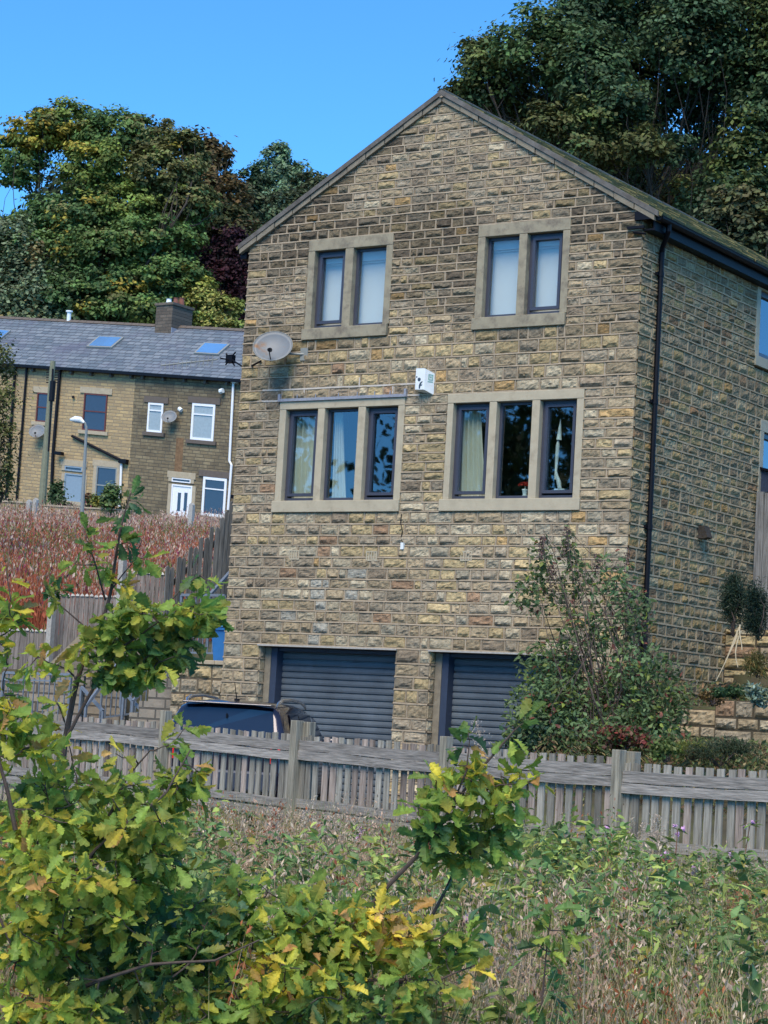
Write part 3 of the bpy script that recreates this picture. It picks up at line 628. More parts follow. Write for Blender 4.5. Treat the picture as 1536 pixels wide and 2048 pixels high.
a = np.array([x1, -D, 0]); b = np.array([x1+.09, 0, 0]); n = np.array([b[1]-a[1], -(b[0]-a[0]), 0.]); n /= np.linalg.norm(n); mb = MB()
def sp(u, z): q = a+(b-a)*u+n*.004; return (q[0], q[1], z)
for (u0, u1, z0, z1) in ((.35, .8, 4.16, 4.175), (.35, .8, 4.085, 4.10), (.35, .45, 4.10, 4.16), (.7, .8, 4.10, 4.16), (.5, .65, 4.12, 4.145), (.3, .8, 4.055, 4.07)): mb.poly([sp(u0, z0), sp(u1, z0), sp(u1, z1), sp(u0, z1)])
mb.build('sticker', M['markgreen'], al)

# satellite dish ----------------------------------------------------------
def dish(center, az_dir, elev, R, name_label, group=None, arm_to=None, cupd=.09):
    c = np.array(center, float); n = np.array([az_dir[0]*math.cos(elev), az_dir[1]*math.cos(elev), math.sin(elev)]); n /= np.linalg.norm(n)
    s = np.cross([0, 0, 1], n); s /= np.linalg.norm(s); u = np.cross(n, s)
    root = thing('satellite_dish', name_label, 'satellite dish', c, group)
    mb = MB(); nr, na = 7, 28; V = []
    for sgn, off in ((1, 0), (1, -.008)):
        for i in range(nr):
            q = i/(nr-1)*R; h = cupd*R/.33*(q/R)**2+off
            for j in range(na): t = j*2*math.pi/na; V.append(c+n*h+q*(1.08*math.cos(t)*s+math.sin(t)*u))
    k = np.arange(2*nr*na).reshape(2, nr, na); F = []
    for L_ in range(2):
        for i in range(nr-1):
            for j in range(na): jj = (j+1) % na; F.append((k[L_, i, j], k[L_, i, jj], k[L_, i+1, jj], k[L_, i+1, j]))
    for j in range(na): jj = (j+1) % na; F.append((k[0, -1, j], k[0, -1, jj], k[1, -1, jj], k[1, -1, j]))
    mb.add(V, F); mb.build('reflector', M['dish'], root, smooth=True)
    rim = MB(); pts = [c+n*(cupd*R/.33)+R*(1.08*math.cos(t)*s+math.sin(t)*u) for t in np.linspace(0, 2*math.pi, 29)]; rim.tube(pts, R*.018, 6, cap=False); rim.build('rim', M['grey'], root)
    mb = MB(); foc = c+n*R*.95-u*R*.75; bot = c-u*R*.9+n*.02; mb.tube([bot, foc], R*.03, 6); mb.tube([foc-n*R*.05, foc-n*R*.28+u*R*.16], [R*.1, R*.13], 10); mb.build('receiver_arm', M['black'], root)
    if arm_to is not None:
        mb = MB(); mb.tube([c-n*.02, c-n*.1, np.array(arm_to)], .02, 8); q = np.array(arm_to); mb.box(q[0]-.07, q[0]+.07, q[1]-.02, q[1]+.0, q[2]-.1, q[2]+.1); mb.build('bracket', M['grey'], root)
    return root
dish(hy(547, 698, -.30), (.42, -.91), math.radians(28), .288, 'large grey rust stained satellite dish at left end of the gable wall', arm_to=(1.22, -.01, 4.6))
# TV aerial -------------------------------------------------------------
p0 = at(462, 716, 38.3); p1 = at(322, 731, 38.6); ae = thing('tv_aerial', 'long grey television aerial on a bracket at the house left corner', 'aerial', p0)
mb = MB(); mb.tube([at(435, 719, 38.3), p1], .014, 6); mb.build('boom', M['grey'], ae)
mb = MB(); bd = (p1-p0)/np.linalg.norm(p1-p0); vv_ = np.array([0, 0, 1.])
for k in range(13):
    q = at(425, 720, 38.3)*(1-k/12)+p1*k/12; L_ = .10 if k else .12
    mb.tube([q-vv_*L_, q+vv_*L_*.7], .006, 4); 
    if k < 4: mb.tube([q-vv_*L_+bd*.04, q-vv_*L_*.2], .006, 4)
mb.build('element', M['grey'], ae)
mb = MB(); q = at(461, 718, 38.3); mb.tube([q, at(485, 733, 37.9), hy(505, 731, -.16), hy(522, 722, -.02)], .016, 6); mb.box(q[0]-.07, q[0]+.07, q[1]-.05, q[1]+.05, q[2]-.07, q[2]+.07); mb.tube([at(440, 716, 38.2), at(470, 722, 38.3)], .012, 5)
for s_ in (-1, 1): mb.tube([q+np.array([-.1, 0, -.1*s_]), q+np.array([.1, 0, .12*s_])], .014, 5)
mb.build('bracket', M['black'], ae)
# small dark lamp & bracket on the left wall
p = np.array([-.06, .25, 2.75]); mb = MB(); mb.box(-.2, .0, .18, .32, 2.38, 2.43); mb.tube([(-.02, .25, 2.43), (-.02, .25, 2.3)], .02, 6); tag(mb.build('wall_lamp', M['black']), 'small dark lamp on the left edge of the stone house', 'lamp')

# ---------------------------------------------------------------- terrace of old houses up the hill
TY = 53.0; SH = .094
def th_(px, py, y=TY):
    q = hy(px, py, y); return q[0], q[2]+SH*(q[0]+47)          # (x, unsheared height)
def tbox(mb, px0, py0, px1, py1, y0, y1, **k):
    """box on the terrace front spanning the two image corners, sheared with the street"""
    a = th_(px0, py0, y0); b = th_(px1, py1, y0); mb.box(min(a[0], b[0]), max(a[0], b[0]), y0, y1, min(a[1], b[1]), max(a[1], b[1]), shear=SH, sx=-47, **k); return mb
XB = th_(262, 880)[0]; XR = th_(498, 880)[0]; XL = th_(42, 880)[0]; XLL = XL-7
EH, RH = 15.22, 18.0; RY = TY+4.3
def terr_house(xa, xb, label, wallm, deep=8.6):
    root = thing('terraced_house', label, 'house', ((xa+xb)/2, TY, 8))
    mb = MB(); mb.box(xa+.002, xb-.002, TY, TY+deep, 5.5, EH+.05, shear=SH, sx=-47)
    for x in (xa+.01, xb-.02):
        pts = [(x, TY, EH), (x, RY, RH-.05), (x, TY+deep, EH)]; pts = [(p[0], p[1], p[2]-SH*(p[0]+47)) for p in pts]; mb.prism(pts, (.01, 0, 0))
    mb.build('wall', wallm, root)
    mb = MB()
    def V(x, y, h): return (x, y, h-SH*(x+47))
    e = .28; k = (RH-EH)/(RY-TY)
    mb.prism([V(xa, TY-e, EH-e*k+.08), V(xa, RY, RH+.08), V(xa, RY, RH-.02), V(xa, TY-e, EH-e*k)], (xb-xa, 0, -SH*(xb-xa)))
    mb.prism([V(xa, RY+.002, RH+.08), V(xa, TY+deep+e, EH-e*k+.08), V(xa, TY+deep+e, EH-e*k), V(xa, RY+.002, RH-.02)], (xb-xa, 0, -SH*(xb-xa)))
    rf = mb.build('roof', M['terrslate'], root)
    mb = MB(); n = int((xb-xa)/.5)
    for i in range(n):
        a = xa+(xb-xa)*i/n; b = xa+(xb-xa)*(i+1)/n-.02
        mb.prism([V(a, RY-.17, RH+.02), V(a, RY, RH+.17), V(a, RY+.17, RH+.02)], (b-a, 0, -SH*(b-a)))
    mb.build('ridge_tiles', M['lintd'], rf)
    mb = MB(); mb.box(xa, xb, TY-e-.1, TY-e+.03, EH-e*k-.09, EH-e*k+.05, shear=SH, sx=-47); mb.build('gutter', M['black'], root)
    x = xa+.5
    while x < xb-.2: mb = MB(); mb.box(x, x+.13, TY-.2, TY, EH-.42, EH-.2, shear=SH, sx=-47); mb.build('corbel', M['lintd'], root); x += 1.28
    return root
TH1 = terr_house(XL, XB, 'buff stone terraced house with sash windows and grey blue door', M['terr'])
TH2 = terr_house(XB, XR, 'soot dark stone terraced house with white windows and white door', M['terrd'])
TH0 = terr_house(XLL, XL, 'end of stone terrace half hidden behind green tree at left edge', M['terr'])
def opening(root, px0, py0, px1, py1, frame, pane, lint=None, sill=None, lm=None, bar=None, name='window', fw_=.07, jamb=None):
    y = TY
    mb = MB(); a = th_(px0, py0, y); b = th_(px1, py1, y); x0, x1, h0, h1 = min(a[0], b[0]), max(a[0], b[0]), min(a[1], b[1]), max(a[1], b[1])
    S = dict(shear=SH, sx=-47)
    rv = MB(); rv.box(x0-.002, x1+.002, y-.012, y-.008, h0, h1, **S); wn = rv.build(name, pane, root)
    f = MB()
    for q in ((x0, x0+fw_, h0, h1), (x1-fw_, x1, h0, h1), (x0+fw_, x1-fw_, h0, h0+fw_), (x0+fw_, x1-fw_, h1-fw_, h1)): f.box(q[0], q[1], y-.05, y-.013, q[2], q[3], **S)
    if bar: hb = h0+(h1-h0)*bar; f.box(x0+fw_, x1-fw_, y-.055, y-.013, hb-.03, hb+.03, **S)
    f.build('frame', frame, wn)
    if lint: m_ = MB(); m_.box(x0-.28, x1+.28, y-.06, y+.1, h1+.002, h1+.30, **S); m_.build('lintel', lm or M['lint'], wn)
    if sill: m_ = MB(); m_.box(x0-.2, x1+.2, y-.12, y+.1, h0-.18, h0-.002, **S); m_.build('sill', lm or M['lint'], wn)
    if jamb:
        m_ = MB()
        for q in ((x0-.2, x0-.002), (x1+.002, x1+.2)): m_.box(q[0], q[1], y-.055, y+.1, h0, h1, **S)
        m_.build('jamb', M['lint'], wn)
    return wn
opening(TH1, 76, 785, 96, 845, M['sash_red'], M['tglass'], 1, 1, bar=.5)
opening(TH1, 170, 786, 211, 864, M['sash_red'], M['tglass'], 1, 1, bar=.52)
opening(TH1, 195, 932, 231, 999, M['grey'], M['tglass'], 1, 1, bar=.4, jamb=1)
d1 = opening(TH1, 131, 946, 165, 1005, M['door_blue'], M['door_blue'], 0, 1, name='door', jamb=1)
opening(TH1, 131, 931, 165, 944.5, M['door_blue'], M['tglass'], 1, 0, name='fanlight', jamb=1)
opening(TH2, 298, 805, 324, 866, M['white_upvc'], M['net'], 1, 1, lm=M['lintd'], bar=.74, fw_=.1)
opening(TH2, 386, 806, 427, 883, M['white_upvc'], M['net'], 1, 1, lm=M['lintd'], bar=.7, fw_=.12)
opening(TH2, 408, 953, 450, 1036, M['white_upvc'], M['tglass'], 1, 1, lm=M['lintd'], bar=.7, fw_=.13)
opening(TH2, 345, 955, 382, 967, M['white_upvc'], M['tglass'], 1, 0, name='fanlight', jamb=1, fw_=.05)
d2 = opening(TH2, 345, 968, 382, 1036, M['white_upvc'], M['white_upvc'], 0, 1, name='door', jamb=1)
for px in (356, 369): m_ = MB(); tbox(m_, px, 985, px+3.5, 1022, TY-.03, TY-.014); m_.build('pane', M['tglass'], d2)
def trails(root, name, m_, pts, r, y=TY-.1):
    P_ = [];
    for a in pts: q = hy(a[0], a[1], y); P_.append(q)
    mb = MB(); mb.tube(P_, r, 8); return mb.build(name, m_, root)
trails(TH1, 'drainpipe', M['black'], [(54, 731), (53, 742), (33, 1000)], .06)
trails(TH1, 'drainpipe', M['black'], [(120, 740), (106, 905), (102, 1000)], .08)
trails(TH1, 'drainpipe', M['black'], [(144, 872), (243, 921)], .07)
trails(TH1, 'drainpipe', M['white_upvc'], [(243, 926), (239, 1013)], .06)
m_ = MB(); tbox(m_, 237, 917, 251, 927, TY-.25, TY-.02); m_.build('hopper', M['black'], TH1)
trails(TH1, 'vent', M['black'], [(146, 792), (146.5, 796)], .07)
trails(TH0, 'drainpipe', M['black'], [(30, 735), (12, 1000)], .07)
trails(TH2, 'drainpipe', M['white_upvc'], [(467, 762), (459, 922), (463, 930), (456, 1020)], .06)
m_ = MB(); tbox(m_, 462, 758, 472, 766, TY-.2, TY-.02); m_.build('hopper', M['white_upvc'], TH2)
m_ = MB(); tbox(m_, 108, 902, 121, 910, TY-.4, TY-.15); m_.build('floodlight', M['black'], TH1)
trails(TH2, 'vent', M['white'], [(358, 817), (363, 821)], .10, TY-.12)
trails(TH2, 'wall_light', M['white'], [(440, 783), (446, 781)], .12, TY-.2)
m_ = MB(); tbox(m_, 353, 875, 363, 945, TY-.006, TY-.002); m_.build('rust_stain', mat('rusty_stone_stain', (.19, .115, .06), .9, var=.4, nscale=6), TH2)
# skylights
k_ = (RH-EH)/(RY-TY)
def roofpt(px, py, off=.0):
    # plane z = EH + k (y-TY) - SH (x+47)
    n = np.array([SH, -k_, 1.]); p0_ = (-47, TY, EH+.08+off); return hpl(px, py, p0_, n)
nrm = np.array([SH, -k_, 1.]); nrm /= np.linalg.norm(nrm)
for root, q in ((TH1, ((173, 696), (198, 675), (249, 677), (224, 698))), (TH2, ((388, 709), (409, 688), (461, 691), (437, 712))), (TH0, ((-15, 684), (0, 662), (22, 664), (2, 680)))):
    P_ = np.array([roofpt(*a, .0) for a in q]); c = P_.mean(0)
    fr = MB(); fr.prism(P_+nrm*.005, nrm*.09); so_ = fr.build('skylight', M['grey'], root)
    Q_ = c+(P_-c)*.86; pn = MB(); pn.prism(Q_+nrm*.096, nrm*.012); pn.build('pane', M['skyl'], so_)
# chimney stack and flue
c0 = hy(337, 668, RY-.6); mb = MB(); cx_ = c0[0]; zb = c0[2]-1.0; zt = hy(340, 611, RY-.6)[2]
x0 = hy(311, 640, RY-.7)[0]; x1 = x0+1.05
mb.box(x0, x1, RY-.7, RY+.9, zb, zt); mb.box(x0-.06, x1+.06, RY-.76, RY+.96, zt, zt+.14)
ch = mb.build('chimney', M['chim'], TH2)
for i, (yy, hh, m_) in enumerate(((RY-.35, .26, M['white']), (RY+.2, .42, M['terra']), (RY+.65, .5, M['terra']))):
    mb = MB(); mb.tube([(x0+.5, yy, zt+.14), (x0+.5, yy, zt+.14+hh*.85), (x0+.5, yy, zt+.14+hh)], [.16, .12, .15], 12); mb.build('chimney_pot', m_, ch)
mb = MB(); mb.box(x0-.08, x1+.05, RY-.74, RY-.7, zb+.35, zb+.85); mb.box(x1+.001, x1+.03, RY-.7, RY+.9, zb+.9, zb+1.3); mb.build('flashing', M['lead'], ch)
q = hy(137, 648, RY); mb = MB(); mb.tube([q-np.array([0, 0, .5]), q+np.array([0, 0, .62])], .11, 10); mb.tube([q+np.array([0, 0, .62]), q+np.array([0, 0, .7])], .18, 10); mb.build('flue', M['white'], TH1)
dish(hy(339, 835, TY-.35), (.42, -.91), math.radians(26), .34, 'pale satellite dish on the soot dark terraced house wall', 'satellite dishes on the terrace', arm_to=hy(341, 838, TY-.01))
dish(hy(75, 864, TY-.35), (.42, -.91), math.radians(26), .38, 'pale satellite dish on the buff terraced house beside utility pole', 'satellite dishes on the terrace', arm_to=hy(77, 866, TY-.01))
# utility pole and street lamp in front of the terrace
def gz_(x, y): return float(ground_z(x, y))
def upright(px0, py0, px1, py1, d):
    a = at(px0, py0, d); b = at(px1, py1, d); return a, b
a, b = upright(106, 722, 80, 1060, 98)
pl = thing('utility_pole', 'tall greenish wooden utility pole in front of the buff terraced house', 'utility pole', (b[0], b[1], gz_(b[0], b[1])))
b = np.array([b[0], b[1], min(b[2], gz_(b[0], b[1]))-.2]); mb = MB(); mb.tube([a, b], [.12, .19], 10); mb.build('pole', M['pole'], pl)
mb = MB(); q = at(106, 762, 97.8); mb.tube([q, q-np.array([0, 0, .9])], .13, 8); q2 = at(104, 760, 97.8); mb.tube([q2+np.array([0, 0, .5]), q2+np.array([.1, 0, -3.2])], .045, 6); mb.build('cable_box', M['black'], pl)
mb = MB();
for k in range(6): q = at(106, 740+k*5, 98)+np.array([.0, 0, 0]); mb.bar(q-RT*.3, q+RT*.3, .04)
mb.build('step_iron', M['black'], pl)
a, b = upright(173, 855, 163, 1055, 94)
lp = thing('street_lamp', 'slim grey street lamp with curved head before the terrace', 'street lamp', (b[0], b[1], gz_(b[0], b[1])))
b = np.array([b[0], b[1], min(b[2], gz_(b[0], b[1]))-.2]); mb = MB(); mb.tube([b, a, at(170, 846, 94), at(164, 843, 94)], [.10, .055, .05, .04], 8); mb.build('column', M['grey'], lp)
mb = MB(); mb.tube([at(168, 845, 94), at(160, 840, 94), at(150, 838.5, 94), at(140, 839.5, 94)], [.05, .15, .14, .05], 10); mb.build('lamp_head', M['white'], lp, smooth=True)
# garden walls and clutter before the terrace
def gwall(px0, px1, pyt, pyb, d, label, m_, name='garden_wall'):
    a = at(px0, pyt, d); b = at(px1, pyt+(px1-px0)*.06, d); zb = at(px0, pyb, d)[2]-.6
    t = b-a; t[2] = 0; L_ = np.linalg.norm(t); t /= L_; n = np.array([t[1], -t[0], 0])
    mb = MB(); mb.add([a, b, b-n*.3, a-n*.3]+[(q[0], q[1], zb) for q in (a, b, b-n*.3, a-n*.3)], BOXF2)
    root = mb.build(name, m_); tag(root, label, 'wall')
    cp = MB(); up_ = np.array([0, 0, .07]); cp.add([a+n*.05+up_, b+n*.05+up_, b-n*.35+up_, a-n*.35+up_, a+n*.05+up_*.03, b+n*.05+up_*.03, b-n*.35+up_*.03, a-n*.35+up_*.03], BOXF2); cp.build('coping', M['lint'], root)
BOXF2 = [(0, 1, 2, 3), (4, 7, 6, 5), (0, 4, 5, 1), (1, 5, 6, 2), (2, 6, 7, 3), (3, 7, 4, 0)]
gwall(-60, 60, 1000, 1050, 96, 'low buff stone garden wall at left edge before the terrace', M['terr'])
gwall(84, 262, 1012, 1050, 97, 'low stone garden wall below the grey blue terrace door', M['terr'])
for i, (px, py0, py1, d, lb) in enumerate(((59, 1003, 1052, 92, 'short concrete post beside the left garden wall'), (72, 1000, 1055, 92, 'short concrete post second from the left garden wall'), (384, 1010, 1060, 88, 'pale slim post in front of the white terrace door'))):
    a = at(px, py0, d); b = at(px, py1, d); mb = MB(); mb.box(a[0]-.1, a[0]+.1, a[1]-.08, a[1]+.08, b[2]-.5, a[2]); mb.prism([(a[0]-.1, a[1]-.08, a[2]), (a[0]+.1, a[1]-.08, a[2]), (a[0], a[1]-.08, a[2]+.08)], (0, .16, 0)); tag(mb.build('fence_post', M['concrete']), lb, 'post', 'posts before the terrace')
def plant_tub(px, py, d, lb, m_):
    a = at(px, py, d); r_ = .28; t = thing('plant_pot', lb, 'plant pot', a); mb = MB(); mb.tube([a-np.array([0, 0, .5]), a-np.array([0, 0, .05]), a], [r_*.7, r_, r_*1.08], 12); mb.build('pot', m_, t); return a

# ---------------------------------------------------------------- left side: retaining wall, steps, rails
def col_ret(s, z, r): return pick(r, [(3, TAN), (3, YEL), (2, GRY), (1, PALE), (.5, OCH), (.6, SOOT)])*(.8+.3*r.random())
rw = thing('retaining_wall', 'rock faced stone retaining wall left of the house', 'wall', (-1, .5, -2.3))
zr = courses([(-2.7, -.27, 11)])
stone_wall('stonework', (-1.36, .45, 0), (1, 0, 0), (0, -1, 0), zr, lambda a, b: (0., 1.345), [], col_ret, rw, seed=51, relief=1.5, slen=(.28, .5), ribbons=False, mortar_col=(.16, .13, .09))
stone_wall('stonework', (-1.36, 3.4, 0), (0, -1, 0), (-1, 0, 0), zr, lambda a, b: (0., 2.95), [], col_ret, rw, seed=52, relief=1.4, slen=(.28, .5), ribbons=False, mortar_col=(.16, .13, .09))
mb = MB()
for k in range(3): mb.box(-1.42+.472*k, -1.42+.472*k+.466, .39, .80, -.268, -.2)
mb.build('coping', M['lint'], rw, bevel=.01)
mb = MB(); mb.box(-1.3, -.02, .50, 3.4, -2.6, -.272); mb.box(-1.35, -.02, .8, 3.4, -.272, -.24); mb.build('landing', M['concrete'], rw)
# back-left stone wall with sloping coping and stair
sw = thing('sloping_wall', 'stone wall with pale sloping coping beside the steps', 'wall', at(110, 1400, 42))
A_, B_ = at(62, 1362, 42.0), at(178, 1252, 42.6); n = np.array([FWH[0], FWH[1], 0])
mb = MB(); mb.prism([A_, B_, B_+np.array([0, 0, -.17]), A_+np.array([0, 0, -.17])], n*.32); mb.build('coping', M['lint'], sw)
mb = MB(); mb.prism([A_+(0, 0, -.17), B_+(0, 0, -.17), (B_[0], B_[1], -2.6), (A_[0], A_[1], -2.6)], n*.25)
C_ = at(262, 1246, 42.9); mb.prism([B_+(0, 0, -.1), C_+(0, 0, -.1), (C_[0], C_[1], -2.6), (B_[0], B_[1], -2.6)], n*.25)
M['rubble'] = brick_mat('rubble_wall_stone', (.30, .26, .20), (.24, .21, .17), (.10, .09, .075), .36, .17, .02, dark=(.12, .11, .09), dlo=.5, dhi=.8, dscale=1.5)
mb.build('stonework', M['rubble'], sw)
lw = thing('low_stone_wall', 'grey stone wall behind the metal railings at far left', 'wall', at(60, 1420, 40))
a, b = at(-40, 1348, 40), at(168, 1352, 40); mb = MB(); mb.prism([a, b, (b[0], b[1], -2.6), (a[0], a[1], -2.6)], n*.3); mb.build('stonework', M['rubble'], lw)
st = thing('stone_steps', 'stone steps climbing to the landing left of the house', 'steps', (-2.4, 1.2, -1.6))
mb = MB()
for k in range(10): mb.box(-3.3+k*.19, -1.38, .62, 1.55, -2.3+k*.2, -2.3+(k+1)*.2-.001)
mb.build('tread', M['rubble'], st)
def railing(px0, py0, px1, py1, d0, d1, hgt, nb, label, bal=True, mid=False, group='metal railings beside the steps', th=.045):
    a = at(px0, py0, d0); b = at(px1, py1, d1); root = thing('metal_railing', label, 'railing', (a+b)/2-np.array([0, 0, hgt]), group)
    mb = MB(); mb.bar(a, b, th*1.4, th); mb.build('top_rail', M['metal'], root)
    lo = np.array([0, 0, -hgt])
    mb = MB(); mb.bar(a+lo+(0, 0, .08), b+lo+(0, 0, .08), .03, .03); 
    if mid: mb.bar(a+(0, 0, -.12), b+(0, 0, -.12), .025, .025)
    mb.build('bottom_rail', M['metal'], root)
    mb = MB()
    for k in range(1, nb): q = a+(b-a)*k/nb; mb.bar(q+(0, 0, -.02), q+lo+(0, 0, .08), .016, .016)
    mb.build('balusters', M['metal'], root)['kind'] = 'stuff'
    for q in (a, b): m2 = MB(); m2.bar(q+(0, 0, .0), q+lo, th, th); m2.build('post', M['metal'], root)
    return root
railing(364, 1190, 451, 1191, 37.3, 36.9, 1.05, 9, 'upright metal railing on top of the retaining wall beside the house')
railing(8, 1345, 142, 1349, 38.0, 37.8, 1.0, 13, 'metal railing in front of the grey stone wall at far left', mid=True)
def handrail(pts, label, drop=.9, posts=(0, -1)):
    P_ = [at(*p) for p in pts]; root = thing('handrail', label, 'handrail', P_[0]-np.array([0, 0, drop]), 'sloping handrails of the steps')
    mb = MB();
    for a, b in zip(P_[:-1], P_[1:]): mb.bar(a, b, .05, .045)
    mb.build('rail', M['metal'], root)
    for k in posts: m2 = MB(); m2.bar(P_[k], P_[k]-np.array([0, 0, drop]), .04, .04); m2.build('post', M['metal'], root)
handrail([(462, 1142, 38.4), (421, 1188, 37.6)], 'short sloping handrail rising behind the upright railing')
handrail([(343, 1322, 37.2), (266, 1402, 36.6)], 'grey handrail sloping down left from the retaining wall corner')
handrail([(248, 1310, 37.6), (172, 1412, 37.0)], 'grey handrail crossing behind the young oak stem')
handrail([(163, 1374, 37.6), (206, 1422, 37.2)], 'pale blue brace rail sloping down right near the metal railing')
handrail([(248, 1384, 36.9), (300, 1438, 36.5)], 'pale blue brace rail sloping down right beside the steps')
railing(206, 1352, 345, 1334, 37.9, 38.4, .8, 14, 'thin balusters of the stair railing behind the young oak', th=.03)
# blue wheelie bin on the landing
bn = thing('wheelie_bin', 'blue wheelie bin behind the railing left of the house', 'bin', (-.62, .98, -.24))
mb = MB(); zt = .36; mb.add([(-.86, .86, -.2), (-.42, .86, -.2), (-.42, 1.3, -.2), (-.86, 1.3, -.2), (-.9, .80, zt), (-.38, .80, zt), (-.38, 1.36, zt), (-.9, 1.36, zt)], [(3, 2, 1, 0), (0, 1, 5, 4), (1, 2, 6, 5), (2, 3, 7, 6), (3, 0, 4, 7), (4, 5, 6, 7)]); mb.box(-.93, -.35, .78, .81, zt-.05, zt-.01); mb.build('body', M['bin'], bn)
mb = MB(); mb.prism([(-.93, .76, zt+.003), (-.93, 1.4, zt+.003), (-.93, 1.38, zt+.09), (-.93, .8, zt+.04)], (.58, 0, 0)); mb.build('lid', mat('pale_blue_bin_lid', (.10, .36, .62), .4), bn)
for x in (-.8, -.44): mb = MB(); mb.cyl((x-.03, 1.3, -.14), (x+.03, 1.3, -.14), .1, 14); mb.build('wheel', M['rubber'], bn)

# tall dark paling fence climbing beside the house + brown stepped fence
rr = rng(77)
def picket(mb, c, zt, zb, w_, dirv, t=.018, pointed=True, col=None):
    dirv = np.asarray(dirv, float); n = np.array([dirv[1], -dirv[0], 0]); h = w_/2; tip = .035 if pointed else 0
    A0 = np.array([c[0], c[1], 0.]); pts = [A0-dirv*h+(0, 0, zb), A0+dirv*h+(0, 0, zb), A0+dirv*h+(0, 0, zt-tip), A0+(0, 0, zt), A0-dirv*h+(0, 0, zt-tip)]
    mb.prism(pts, -n*t, col if col is not None else (.2, .19, .18))
pf = thing('paling_fence', 'tall dark weathered paling fence climbing beside the left wall of the house', 'fence', at(410, 1290, 42))
tops = [(337, 1131), (346, 1134), (360, 1113), (369, 1115), (383, 1093), (393, 1094), (404, 1074), (415, 1075), (425, 1053), (436, 1054), (446, 1034), (455, 1022), (465, 1002), (474, 1002), (484, 985), (493, 984)]
dirp = np.array([RT[0], RT[1], 0]); dirp /= np.linalg.norm(dirp); dirp = dirp*.75+np.array([FWH[0], FWH[1], 0])*.66; dirp /= np.linalg.norm(dirp)
for k, (px, py) in enumerate(tops):
    d = 42.6+k*.10; q = at(px, py, d); mb = MB(); g_ = .12+.09*rr.random(); c = np.array((g_*1.0, g_, g_*.93))
    picket(mb, q, q[2], q[2]-2.2, .088, dirp, t=.03, col=c); mb.build('picket', M['wood'], pf)
for dz in (-.45, -1.7):
    a = at(tops[0][0], tops[0][1], 42.68)+(0, 0, dz); b = at(tops[-1][0], tops[-1][1], 44.2)+(0, 0, dz); mb = MB(); mb.bar(a, b, .04, .09, col=(.06, .055, .05)); mb.build('rail', M['wood'], pf)
bf = thing('stepped_picket_fence', 'stepped brown picket fence with pale tips below the red slope', 'fence', at(150, 1330, 44))
for (pa, pb, py, slope) in ((250, 334, 1141, .03), (118, 246, 1186, .03), (-20, 98, 1252, .05)):
    px = pa
    while px < pb:
        d = 44.6; q = at(px, py+(px-pa)*slope+rr.random()*2, d); mb = MB(); g_ = .17+.06*rr.random(); c = np.array((g_*1.12, g_, g_*.92))
        picket(mb, q, q[2], q[2]-1.75, .086, _r0, col=c); V = q-np.array([FWH[0], FWH[1], 0])*.012
        mb.prism([V+_r0*.035+(0, 0, -.05), V-_r0*.035+(0, 0, -.05), V-_r0*.035+(0, 0, -.025), V+(0, 0, .006), V+_r0*.035+(0, 0, -.025)], -np.array([FWH[0], FWH[1], 0])*.012, (.62, .6, .55))
        mb.build('picket', M['wood'], bf); px += 9.4
    for dz in (-.35, -1.3): a = at(pa, py, 44.66)+(0, 0, dz); b = at(pb, py+(pb-pa)*slope, 44.66)+(0, 0, dz); mb = MB(); mb.bar(a, b, .04, .08, col=(.17, .15, .13)); mb.build('rail', M['wood'], bf)
for px, py0, py1 in ((107, 1180, 1330), (246, 1120, 1300)):
    a = at(px, py0, 44.3); b = at(px, py1, 44.3); mb = MB(); mb.bar(a, (a[0], a[1], b[2]), .12, .12); mb.build('post', M['concrete'], bf)

# ---------------------------------------------------------------- right side: dry stone walls, gate
M['dry_stone'] = M['stone']
def col_dry(s, z, r): return pick(r, [(3, TAN), (2.4, YEL), (3, GRY), (2, PALE), (.5, RUST)])*(.75+.35*r.random())
def dry_wall(O, T, N_, z0, z1, L_, label, seed, n):
    root = thing('dry_stone_wall', label, 'wall', O, 'stacked stone walls right of the house'); r = rng(seed)
    h = 1+1.0*(r.random(n)-.4); zs = z0+np.concatenate([[0], np.cumsum(h/h.sum()*(z1-z0))])
    stone_wall('stonework', (O[0], O[1], 0), T, N_, zs, lambda a, b: (0., L_), [], col_dry, root, seed=seed, relief=1.6, slen=(.22, .62), ribbons=False, mortar_col=(.10, .085, .06), joint=.026)
    bk = MB(); T = np.array(T); N_ = np.array(N_); p = np.array([O[0], O[1], z0-.5]); bk.add([p-N_*.01, p+T*L_-N_*.01, p+T*L_-N_*.45, p-N_*.45]+[q+np.array([0, 0, z1-z0+.5]) for q in (p-N_*.01, p+T*L_-N_*.01, p+T*L_-N_*.45, p-N_*.45)], [(3, 2, 1, 0), (4, 5, 6, 7), (0, 1, 5, 4), (1, 2, 6, 5), (2, 3, 7, 6), (3, 0, 4, 7)]); bk.build('core', M['earth'], root)
dry_wall((7.02, 3.3, 0), (1, 0, 0), (0, -1, 0), -.6, .68, 4.5, 'upper dry stone garden wall meeting the house side wall', 61, 9)
dry_wall((8.15, .62, 0), (1, 0, 0), (0, -1, 0), -1.6, -.46, 4.5, 'lower stacked block garden wall at right edge above the fence', 62, 5)
dry_wall((7.05, .66, 0), (1, 0, 0), (0, -1, 0), -1.6, -.60, 1.1, 'short rough stone step wall between the big shrub and lower garden wall', 63, 4)
gt = thing('timber_gate', 'grey weathered boarded gate against the house side wall at right edge', 'gate', (7.5, 4.25, .6))
for k in range(9): mb = MB(); x = HW+.06+k*.14; c = np.array((1, .98, .93))*(.17+.07*rr.random()); mb.box(x, x+.132, 4.15, 4.18, .6, 2.86+.02*rr.random(), c); mb.build('board', M['wood'], gt)
